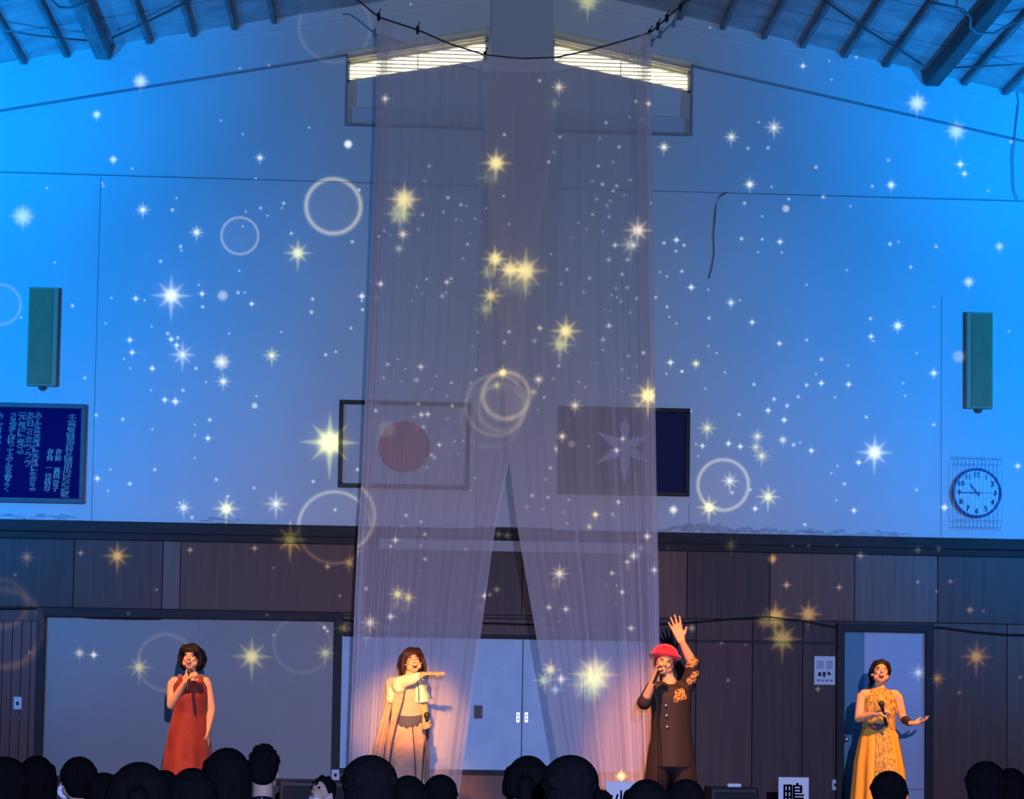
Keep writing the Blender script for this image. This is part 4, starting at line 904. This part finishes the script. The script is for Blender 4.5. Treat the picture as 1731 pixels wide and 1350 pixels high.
m = MB(); tab = [(z(1154), q_(690, 1154).x, PY, .13, .08, 0), (z(1165), q_(690, 1165).x, PY, .150, .11, 0), (z(1190), q_(690, 1190).x, PY-.005, .140, .118, .01), (z(1215), q_(690, 1215).x, PY, .138, .118, .01)]
m.loft(smooth_rings(tab, k=7), cap=False); kid(m, 'bodice', t, M['tan'], True)
m = MB(); tab = [(z(1212), q_(690, 1212).x, PY, .142, .122, .01), (z(1240), q_(688, 1240).x, PY, .17, .14, .02), (z(1275), q_(686, 1275).x, PY, .178, .16, .04), (z(1315), q_(685, 1315).x, PY, .185, .175, .05), (.08, q_(685, 1400).x, PY, .20, .19, .06)]
m.loft(smooth_rings(tab, k=9, ph=1.), cap=False); kid(m, 'skirt', t, M['beige'], True)
m = MB(); rows = []
for j in range(7):
    row = []
    for i in range(21):
        u = i/20*2-1; a = u*.95; zc = z(1206)-.032*j/6*1.6-.05*(1-u*u)*(.4+j/6*.9)+(.010*math.sin(i*1.9) if j == 6 else 0); row.append((q_(690, 1210).x+.150*math.sin(a), PY-.131*math.cos(a)-.004, zc))
    rows.append(row)
m.loft(rows, closed=False, cap=False); o = kid(m, 'sash', t, M['sash'], True); o.modifiers.new('s', 'SOLIDIFY').thickness = .006
def drape(t, name, mt, cols, n=14, amp=.012, th=.005):
    """cloth hanging between polylines given top to bottom"""
    m = MB(); rows = []; K = len(cols)
    for i in range(n+1):
        row = []; u = i/n
        for j in range(K*6):
            v = j/(K*6-1); row_pts = []
            a = v*(K-1); k = min(int(a), K-2); f = a-k; l0, l1 = cols[k], cols[k+1]
            def pl(l):
                b_ = u*(len(l)-1); kk = min(int(b_), len(l)-2); ff = b_-kk; return l[kk].lerp(l[kk+1], ff)
            p = pl(l0).lerp(pl(l1), f); p = p+Vector((0, amp*math.sin(v*PI*5)*u, 0)); row.append(p)
        rows.append(row)
    m.loft(rows, closed=False, cap=False); o = kid(m, name, t, mt, True); o.modifiers.new('s', 'SOLIDIFY').thickness = th; return o
# wide cape sleeve over the raised arm, cape over the other shoulder, long trailing panels
m = MB(); m.rod([q_(664, 1156, 0), q_(676, 1154, -.13), q_(697, 1147, -.225), q_(708, 1142, -.26)], [.062, .058, .050, .034]); m.rod([q_(664, 1158), q_(661, 1180, -.02)], [.06, .045]); m.ell(q_(668, 1168, -.03), (.075, .07, .085)); m.ell(q_(675, 1160, -.12), (.06, .07, .06))
o = kid(m, 'cape_sleeve', t, M['cream']); fuse(o, .008, 14)
drape(t, 'cape_fall', M['cream'], [[q_(704, 1142, -.03), q_(703, 1165, -.13), q_(702, 1188, -.13)], [q_(711, 1145, -.04), q_(717, 1165, -.11), q_(722, 1186, -.12)], [q_(716, 1150, 0), q_(722, 1165, -.03), q_(726, 1178, -.04)]])
drape(t, 'front_panel', M['beige'], [[q_(668, 1162, -.12), q_(662, 1200, -.14), q_(659, 1250, -.16), q_(657, 1300, -.18), q_(655, 1345, -.18)], [q_(686, 1156, -.12), q_(680, 1185, -.15), q_(671, 1215, -.17), q_(663, 1250, -.185), q_(658, 1290, -.19)]], amp=.004)
drape(t, 'trailing_sleeve', M['beige'], [[q_(654, 1168, -.02), q_(651, 1195, -.03), q_(642, 1225, -.05), q_(633, 1255, -.06), q_(628, 1292, -.07), q_(626, 1330, -.07)], [q_(664, 1170, .02), q_(661, 1195, .0), q_(655, 1225, .0), q_(650, 1255, -.02), q_(646, 1292, -.03), q_(644, 1330, -.03)]])
m = MB(); m.tube([q_(686, 1157, -.135), q_(681, 1185, -.16), q_(672, 1215, -.18), q_(664, 1250, -.195), q_(659, 1290, -.20)], .007, 6); m.tube([q_(704, 1146, -.10), q_(708, 1165, -.145), q_(708, 1185, -.145)], .005, 6); m.tube([q_(697, 1225, -.14), q_(700, 1260, -.18), q_(703, 1315, -.20)], .005, 6)
kid(m, 'dark_piping', t, M['sash'], True)
m = MB(); m.ell(hc+Rh @ Vector((0, .020, .034)), (.083, .092, .088), Rh)
for a in range(-4, 5): hair_lock(m, hc, Rh, [(a*.014, -.05, .088), (a*.018, -.070+.001*a*a, .064), (a*.021+(.010 if a > 0 else -.008), -.070+.002*a*a, .040-.004*abs(a))], [.015, .010, .006])
for q in (-1, 1):
    for k in range(5): hair_lock(m, hc, Rh, [(q*.062, -.035+k*.03, .06), (q*(.084+.004*k), -.03+k*.028, .0), (q*(.094), -.028+k*.026, -.065), (q*(.088+.008*k), -.03+k*.02, -.115-.01*k)], [.024, .018, .016, .007])
for k in range(-3, 4): hair_lock(m, hc, Rh, [(k*.022, .085, .05), (k*.024, .098, -.03), (k*.026, .08, -.12)], [.03, .026, .012])
h = kid(m, 'hair', t, M['brownhair']); fuse(h, .007, 7)
mc = q_(722, 1222, -.22)
microphone(mc, (-.05, -.2, 1), 'black microphone held low at the hip of the singer in cream and peach', [mc-Vector((0, -.02, .12)), q_(717, 1262, -.2), q_(713, 1320, -.18), q_(711, 1400, -.2)+Vector((0, 0, .0))])

# singer in the red hat
t = person('person in a red hat and black shirt, one arm raised high, microphone at the mouth', q_(1130, 1300).x, PY)
off = t.location; hc = q_(1124, 1119); Rh = rotm(yaw=-.10, pitch=-.02, roll=.16)
sl, sr = q_(1106, 1160), q_(1160, 1158); hip = q_(1134, 1245)
m = MB(); head(m, hc, Rh, 1.0); torso(m, sl, sr, hip, PY, neck_to=hc+Vector((0.01, .01, -.06)), nr=.055, waist=.14, chest=.165, female=False)
el, wr = q_(1090, 1186, -.14), q_(1106, 1148, -.25); arm(m, q_(1103, 1163), el, wr, (.046, .038, .026))
handm(m, wr, q_(1112, 1132, -.24)-wr, (1, .3, -.2), 1, curl=(1.05, 1.1, 1.15, 1.2), spread=.02, thumb=(.5, .9), s=1.05)
el2, wr2 = q_(1171, 1122, -.05), q_(1152, 1083, -.12); arm(m, q_(1163, 1160), el2, wr2, (.05, .040, .026))
handm(m, wr2, q_(1143, 1058, -.12)-wr2, (-.15, -1, .1), 1, curl=(.10, .06, .08, .14), spread=.13, thumb=(.75, .1), s=1.15)
feet = [Vector((hip.x-.13, PY, 0)), Vector((hip.x+.13, PY, 0))]; legs(m, hip, feet)
b = kid(m, 'body', t, M['skin']); fuse(b, .0055, 3); paint(b, spots_local(face_spots(hc, Rh, 1.0, (.016, .016), True), off)); shoes(t, feet, M['black'])
z = lambda py: q_(1132, py).z
m = MB(); hx = q_(1134, 1200).x
m.rod([q_(1106, 1162), q_(1160, 1160)], .055); m.loft(smooth_rings([(z(1156), hx, PY, .12, .07, 0), (z(1164), hx, PY, .165, .105, 0), (z(1180), hx, PY, .172, .125, .0), (z(1210), hx+.003, PY, .163, .125, .004), (z(1240), hx+.006, PY, .170, .13, .008), (z(1268), hx+.008, PY, .182, .14, .012), (z(1296), hx+.008, PY, .192, .155, .02)], k=7))
m.rod([q_(1103, 1163), q_(1095, 1178, -.08), el+Vector((-.005, 0, -.004))], [.060, .062, .062]); m.rod([el, el.lerp(wr, .06)], [.060, .058])
m.rod([q_(1161, 1160), q_(1169, 1140, -.03), q_(1172, 1118, -.06)], [.066, .066, .056])
m.rod([hc+Vector((-.03, -.03, -.10)), hc+Vector((.05, .0, -.11)), hc+Vector((.02, .05, -.10))], .022)
sh = kid(m, 'shirt', t, M['shirt']); fuse(sh, .008, 3)
rr = random.Random(5); sp = []
for k in range(9):
    p_ = q_(rr.uniform(1160, 1180), rr.uniform(1112, 1152), -.08); sp.append((M['flower'], tuple(p_-off), [[1, 0, 0], [0, 1, 0], [0, 0, 1]], (rr.uniform(.018, .03), .12, rr.uniform(.02, .035))))
for (a_, b_) in ((1146, 1170), (1154, 1168), (1150, 1178), (1143, 1181), (1157, 1177)):
    p_ = q_(a_, b_, -.12); sp.append((M['flower'], tuple(p_-off), [[1, 0, 0], [0, 1, 0], [0, 0, 1]], (.026, .12, .028)))
paint(sh, sp)
for px, py in ((1126, 1192), (1127, 1209), (1128, 1228)):
    m = MB(); q = q_(px, py, -.135); m.ell((q.x, q.y, q.z), (.011, .006, .011)); kid(m, 'shirt_button', t, M['metal'], True)
m = MB()
m.rod([(hx-.07, PY, z(1262)), (feet[0].x, PY-.02, .45), (feet[0].x, PY, .08)], [.112, .098, .085]); m.rod([(hx+.08, PY, z(1262)), (feet[1].x, PY-.02, .45), (feet[1].x, PY, .08)], [.112, .098, .085]); m.ell((hx+.005, PY, z(1256)), (.175, .12, .10))
o = kid(m, 'trousers', t, M['trouser']); fuse(o, .009, 3)
m = MB(); m.ell(hc+Rh @ Vector((0, .034, .046)), (.100, .098, .088), Rh); m.ell(hc+Rh @ Vector((-.008, .034, .070)), (.110, .108, .084), Rh)
pts = [hc+Rh @ Vector((.112*math.cos(a), .022+.114*math.sin(a), .056-.016*math.sin(a))) for a in [2*PI*k/24 for k in range(25)]]; m.rod(pts, .018)
o = kid(m, 'hat', t, M['redhat']); fuse(o, .008, 3)
m = MB()
for q in (-1, 1):
    for k in range(3): hair_lock(m, hc, Rh, [(q*.072, -.02+k*.03, .04), (q*.080, -.015+k*.03, -.005), (q*.076, .0+k*.03, -.045)], [.014, .012, .007])
m.ell(hc+Rh @ Vector((0, .075, .0)), (.075, .03, .04), Rh)
h = kid(m, 'hair', t, M['brownhair']); fuse(h, .007, 7)
microphone(q_(1112, 1138, -.29), q_(1117, 1126, -.22)-q_(1106, 1150, -.36), 'black microphone held at the mouth of the singer in the red hat', [q_(1106, 1158, -.30), q_(1111, 1200, -.33), q_(1113, 1260, -.33), q_(1114, 1340, -.32), q_(1114, 1405, -.3)])

# singer in the amber dress
t = person('person in a long amber dress with patterned bodice, head back, smiling, in the right doorway', q_(1487, 1300).x, PY)
off = t.location; hc = q_(1488, 1137); Rh = rotm(yaw=-.06, pitch=.30, roll=.08)
sl, sr = q_(1461, 1173), q_(1513, 1174); hip = q_(1487, 1248)
m = MB(); head(m, hc, Rh, .93); torso(m, sl, sr, hip, PY, neck_to=hc+Vector((0, .01, -.05)), nr=.046, waist=.118)
el, wr = q_(1451, 1214, -.03), q_(1481, 1206, -.20); arm(m, q_(1456, 1178), el, wr)
handm(m, wr, q_(1496, 1200, -.22)-wr, (.2, .4, -1), -1, curl=(1.0, 1.1, 1.15, 1.2), spread=.02, thumb=(.5, .9), s=.95)
el2, wr2 = q_(1526, 1214, .02), q_(1539, 1222, -.20); arm(m, q_(1518, 1179), el2, wr2); handm(m, wr2, q_(1560, 1221, -.27)-wr2, (0, -.4, 1), -1, curl=(.35, .35, .4, .45), spread=.08, thumb=(.6, .5), s=.95)
feet = [Vector((hip.x-.09, PY, 0)), Vector((hip.x+.09, PY, 0))]; legs(m, hip, feet)
b = kid(m, 'body', t, M['skin']); fuse(b, .0055, 3); paint(b, spots_local(face_spots(hc, Rh, .93, (.022, .013), True), off)); shoes(t, feet, M['black'])
z = lambda py: q_(1487, py).z
m = MB(); tab = [(z(1163), q_(1487, 1163).x, PY, .062, .058, 0), (z(1169), q_(1487, 1169).x, PY, .105, .080, .0), (z(1180), q_(1487, 1180).x, PY, .142, .112, .004), (z(1195), q_(1487, 1195).x, PY-.005, .145, .128, .012), (z(1218), q_(1486, 1218).x, PY, .128, .112, .02)]
m.loft(smooth_rings(tab, k=15), cap=False); kid(m, 'bodice', t, M['print'], True)
m = MB(); tab = [(z(1212), q_(1486, 1212).x, PY, .133, .117, .004), (z(1232), q_(1486, 1232).x, PY, .140, .122, .004)]; m.loft(smooth_rings(tab, k=5), cap=False); o = kid(m, 'sash', t, M['print'], True)
m = MB(); m.rod([q_(1468, 1224, -.12), q_(1478, 1229, -.14), q_(1490, 1227, -.145), q_(1500, 1222, -.135)], .014); m.ell(q_(1482, 1228, -.14), (.05, .02, .03)); kid(m, 'belt_knot', t, M['sash'], True)
m = MB(); tab = [(z(1230), q_(1486, 1230).x, PY, .132, .115, .01), (z(1250), q_(1486, 1250).x, PY, .165, .14, .03), (z(1290), q_(1486, 1290).x, PY, .20, .18, .05), (z(1340), q_(1486, 1340).x, PY, .222, .21, .06), (.06, q_(1486, 1410).x, PY, .26, .25, .065)]
m.loft(smooth_rings(tab, k=11, ph=.4), cap=False); kid(m, 'skirt', t, M['yellow'], True)
m = MB(); rows = []
for j in range(21):
    v = j/20; zz = z(1232)+(z(1345)-z(1232))*v; row = []
    for i in range(17):
        a = (i/16*2-1)*(.42+.10*v); rx = .145+.09*v; ry = .128+.10*v; w_ = 1+.03*math.sin(i*2.2)*v; row.append((q_(1487, 1250).x+rx*w_*math.sin(a)+.02*v, PY-ry*w_*math.cos(a)-.008-.012*v, zz))
    rows.append(row)
m.loft(rows, closed=False, cap=False); kid(m, 'front_panel', t, M['print'], True)
m = MB(); q = q_(1491, 1187, -.14); m.ell(q, (.018, .008, .018)); kid(m, 'brooch', t, M['brooch'], True)
m = MB(); m.rod([el2.lerp(wr2, .35), el2.lerp(wr2, .92)], [.037, .030]); kid(m, 'wristband', t, M['band'], True)
m = MB(); m.ell(hc+Rh @ Vector((0, .022, .034)), (.080, .090, .086), Rh)
for a in range(-4, 5): hair_lock(m, hc, Rh, [(.01, -.02, .108), (a*.015, -.058+.001*a*a, .080), (a*.019, -.062+.002*a*a, .056-.007*abs(a))], [.012, .010, .006])
for q in (-1, 1):
    for k in range(4): hair_lock(m, hc, Rh, [(q*.06, -.03+k*.03, .06), (q*.077, -.02+k*.03, .015), (q*.070, .02+k*.026, -.03)], [.02, .015, .010])
hair_lock(m, hc, Rh, [(-.02, .10, .0), (-.05, .11, -.05), (-.072, .06, -.10), (-.068, .04, -.145)], [.03, .024, .020, .008])
h = kid(m, 'hair', t, M['hair']); fuse(h, .007, 6)
microphone(q_(1493, 1202, -.24), q_(1491, 1190, -.24)-q_(1497, 1215, -.20), 'black microphone held at the chest of the singer in the amber dress')

# ------------------------------------------------------------------ audience seated on the floor, seen from behind
def child(style, shirt, emblem=False, mask=False, collar=False):
    """seated cross-legged on the floor facing the stage (+y); crown at z = .80; returns the mesh set"""
    rr = random.Random(hash(style) % 97 if False else {'short': 1, 'round': 2, 'bob': 3, 'tail': 4, 'spiky': 5}[style]); parts = []
    hc = Vector((0, .02, .680)); R = Matrix.Rotation(PI, 3, 'Z'); s = .90
    m = MB(); head(m, hc, R, s); m.rod([hc+Vector((0, -.01, -.04)), (0, -.01, .52)], [.047, .050])
    for q in (-1, 1):
        m.rod([(q*.13, -.01, .495), (q*.165, .06, .30), (q*.12, .24, .20)], [.034, .030, .022]); handm(m, (q*.13, .24, .20), (-q*.5, .6, -.2), (0, 0, -1), -q, curl=(.5, .5, .5, .5), s=.8)
        m.rod([(q*.11, -.02, .10), (q*.20, .24, .12), (-q*.05, .32, .06)], [.075, .052, .036]); m.rod([(-q*.05, .32, .06), (-q*.15, .36, .045)], [.034, .028])
    m.ell((0, -.01, .36), (.125, .085, .16)); m.ell((0, -.02, .16), (.145, .11, .12)); m.rod([(-.12, -.01, .485), (.12, -.01, .485)], .040)
    b = m.build('body', M['kskin']); fuse(b, .008, 3); parts.append(b)
    m = MB(); m.rod([(-.125, -.01, .49), (.125, -.01, .49)], .052); m.ell((0, -.015, .38), (.150, .108, .18)); m.ell((0, -.02, .18), (.165, .13, .13)); m.rod([(0, -.012, .50), (0, -.010, .535)], [.075, .058])
    for q in (-1, 1):
        m.rod([(q*.13, -.01, .49), (q*.17, .06, .30), (q*.125, .22, .205)], [.050, .045, .036]); m.rod([(q*.11, -.02, .11), (q*.20, .23, .125), (-q*.03, .31, .07)], [.09, .066, .05])
    c = m.build('clothes', shirt); fuse(c, .010, 3); parts.append(c)
    m = MB()
    if style in ('short', 'spiky'):
        m.ell(hc+Vector((0, -.022, .030)), (.078*s*1.05, .093*s, .090*s)); m.ell(hc+Vector((0, -.045, .0)), (.066, .052, .062))
        n = 46 if style == 'spiky' else 30
        for k in range(n):
            a = rr.uniform(0, 2*PI); e = rr.uniform(.15, 1.45); d = Vector((math.cos(a)*math.cos(e), math.sin(a)*math.cos(e), math.sin(e))); p = hc+Vector((0, -.02, .03))
            m.rod([p+Vector((d.x*.066, d.y*.08, d.z*.074)), p+Vector((d.x*.080, d.y*.096, d.z*(.094 if style == 'spiky' else .088)))], [.014, .006])
    elif style == 'round':
        m.ell(hc+Vector((0, -.020, .025)), (.090, .096, .092)); m.ell(hc+Vector((0, -.035, -.02)), (.082, .068, .070))
        for k in range(40):
            a = rr.uniform(0, 2*PI); e = rr.uniform(-.3, 1.4); d = Vector((math.cos(a)*math.cos(e), math.sin(a)*math.cos(e), math.sin(e))); p = hc+Vector((0, -.02, .02))
            if d.y > .5 and d.z < .5: continue
            m.rod([p+Vector((d.x*.078, d.y*.084, d.z*.08)), p+Vector((d.x*.092, d.y*.098, d.z*.094-.006))], [.016, .008])
    else:
        m.ell(hc+Vector((0, -.018, .028)), (.088, .098, .092))
        L = -.17 if style == 'bob' else -.06
        for k in range(-6, 7):
            a = k/6*1.75; d = Vector((math.sin(a), -math.cos(a), 0)); p = hc+Vector((0, -.015, 0))
            m.rod([p+Vector((d.x*.074, d.y*.078, .05)), p+Vector((d.x*.088, d.y*.094, -.01)), p+Vector((d.x*.090, d.y*.090, L*.6)), p+Vector((d.x*.078, d.y*.082, L+.01*math.sin(k*2)))], [.026, .023, .020, .009])
        if style == 'tail': m.rod([hc+Vector((0, -.105, .03)), hc+Vector((0, -.15, .0)), hc+Vector((.01, -.15, -.09)), hc+Vector((0, -.125, -.17))], [.022, .032, .026, .008])
    h = m.build('hair', M['khair']); fuse(h, .007, 2); parts.append(h)
    if emblem:
        m = MB(); cz_ = .545
        for a in (90, 45, 135, 15, 165):
            r_ = math.radians(a); L = .026; m.prism([(-.004*math.sin(r_), cz_+.004*math.cos(r_)), (L*math.cos(r_), cz_+L*math.sin(r_)), (.004*math.sin(r_), cz_-.004*math.cos(r_))], -.075, -.066)
        m.box(-.02, .02, -.075, -.066, cz_-.012, cz_-.006); m2 = m.build('back_emblem', M['kwhite']); parts.append(m2)
    if mask:
        m = MB(); m.ell(hc+Vector((0, .078, -.052)), (.058, .030, .042)); m2 = m.build('face_mask', M['kwhite'], smooth=True); parts.append(m2)
        for q in (-1, 1): m = MB(); m.tube([hc+Vector((q*.05, .085, -.035)), hc+Vector((q*.072, .02, -.008)), hc+Vector((q*.074, -.005, -.02)), hc+Vector((q*.05, .08, -.06))], .0025, 5); m.build('mask_loop', M['kwhite'], m2)
    if collar:
        m = MB(); m.rod([(q*.075, y_, z_) for q, y_, z_ in ((-.9, .03, .545), (-.8, -.03, .562), (-.4, -.066, .556), (.4, -.066, .556), (.8, -.03, .562), (.9, .03, .545))], [.009, .011, .009, .009, .011, .009])
        m2 = m.build('white_collar', M['kwhite'], smooth=True); parts.append(m2)
    return parts
protos = {('spiky', 'k1', 1, 0, 0): None}
kinds = {}
def seat(key, px, ptop, Yd, yaw, label, sx=1.0, lean=0.0):
    first = key not in kinds
    if first: kinds[key] = child(key[0], M['kcloth2'] if key[1] else M['kcloth'], *key[2:])
    top = at(px, ptop, Yd); k = top.z/.785
    t = thing('seated_person', label, 'person', (top.x, Yd, 0), 'audience seated on the floor', yaw); t.scale = (k*sx, k*sx, k)
    for p in kinds[key]:
        if first: c = p
        else:
            c = p.copy(); COL.objects.link(c)
        c.parent = t
        if not first:
            for ch in p.children: d = ch.copy(); COL.objects.link(d); d.parent = c
    return t
A = [(('round', 0, 0, 0, 1), 8, 1283, 8.4, .15, 'dark-haired listener at the bottom left corner of the crowd', 1.05),
     (('bob', 0, 0, 0, 1), 62, 1281, 10.8, -.2, 'listener with long hair, second from the left edge, before the brown door', 1.0),
     (('round', 1, 0, 1, 0), 134, 1282, 10.0, .75, 'listener with a pale mask turned left, before the left white doors', .95),
     (('round', 0, 0, 0, 0), 176, 1309, 9.2, -.1, 'low-sitting listener just right of the masked one', .95),
     (('tail', 0, 0, 0, 0), 236, 1294, 7.6, .1, 'listener with a broad head left of the rust red singer', 1.10),
     (('round', 0, 0, 0, 0), 278, 1304, 10.8, .2, 'listener at the left foot of the rust red dress', .95),
     (('bob', 0, 0, 0, 0), 325, 1303, 8.4, 0, 'listener directly below the rust red dress', 1.0),
     (('bob', 0, 0, 0, 1), 384, 1269, 9.2, -.55, 'long-haired listener right of the rust red dress, head turned right', 1.0),
     (('spiky', 1, 1, 0, 0), 446, 1264, 10.0, 0, 'short-haired listener in navy with a small white emblem at the collar', .95),
     (('short', 0, 0, 1, 0), 548, 1313, 10.8, 2.6, 'listener facing back with a pale mask, below the left door edge', .95),
     (('round', 0, 0, 0, 0), 626, 1281, 7.6, .1, 'listener with a large head below the left edge of the gauze', 1.06),
     (('bob', 0, 0, 0, 0), 690, 1315, 9.2, -.1, 'listener directly below the peach dress', 1.0),
     (('round', 0, 0, 0, 0), 745, 1312, 10.0, .1, 'listener right of the peach dress under the left gauze', 1.0),
     (('tail', 0, 0, 0, 0), 893, 1282, 9.2, -.15, 'left of the two tall heads before the blue doors', 1.0),
     (('round', 0, 0, 0, 0), 965, 1281, 7.6, -.3, 'right and larger of the two tall heads before the blue doors', 1.06),
     (('short', 0, 0, 0, 1), 1018, 1338, 10.0, .3, 'small low head at the left of the first paper sign', .9),
     (('bob', 0, 0, 0, 0), 1094, 1322, 8.4, .05, 'wide low head covering the corner of the first paper sign', 1.0),
     (('round', 0, 0, 0, 0), 1160, 1320, 9.2, -.05, 'low head below the singer in the red hat', 1.0),
     (('round', 1, 0, 0, 0), 1503, 1306, 9.7, 0, 'single round head covering the hem of the amber skirt', .97),
     (('round', 0, 0, 0, 1), 1667, 1290, 9.2, -.2, 'larger of the two heads in the bottom right corner', .97),
     (('bob', 0, 0, 0, 0), 1709, 1302, 10.4, .1, 'smaller of the two heads in the bottom right corner', .95)]
for a in A: seat(*a)
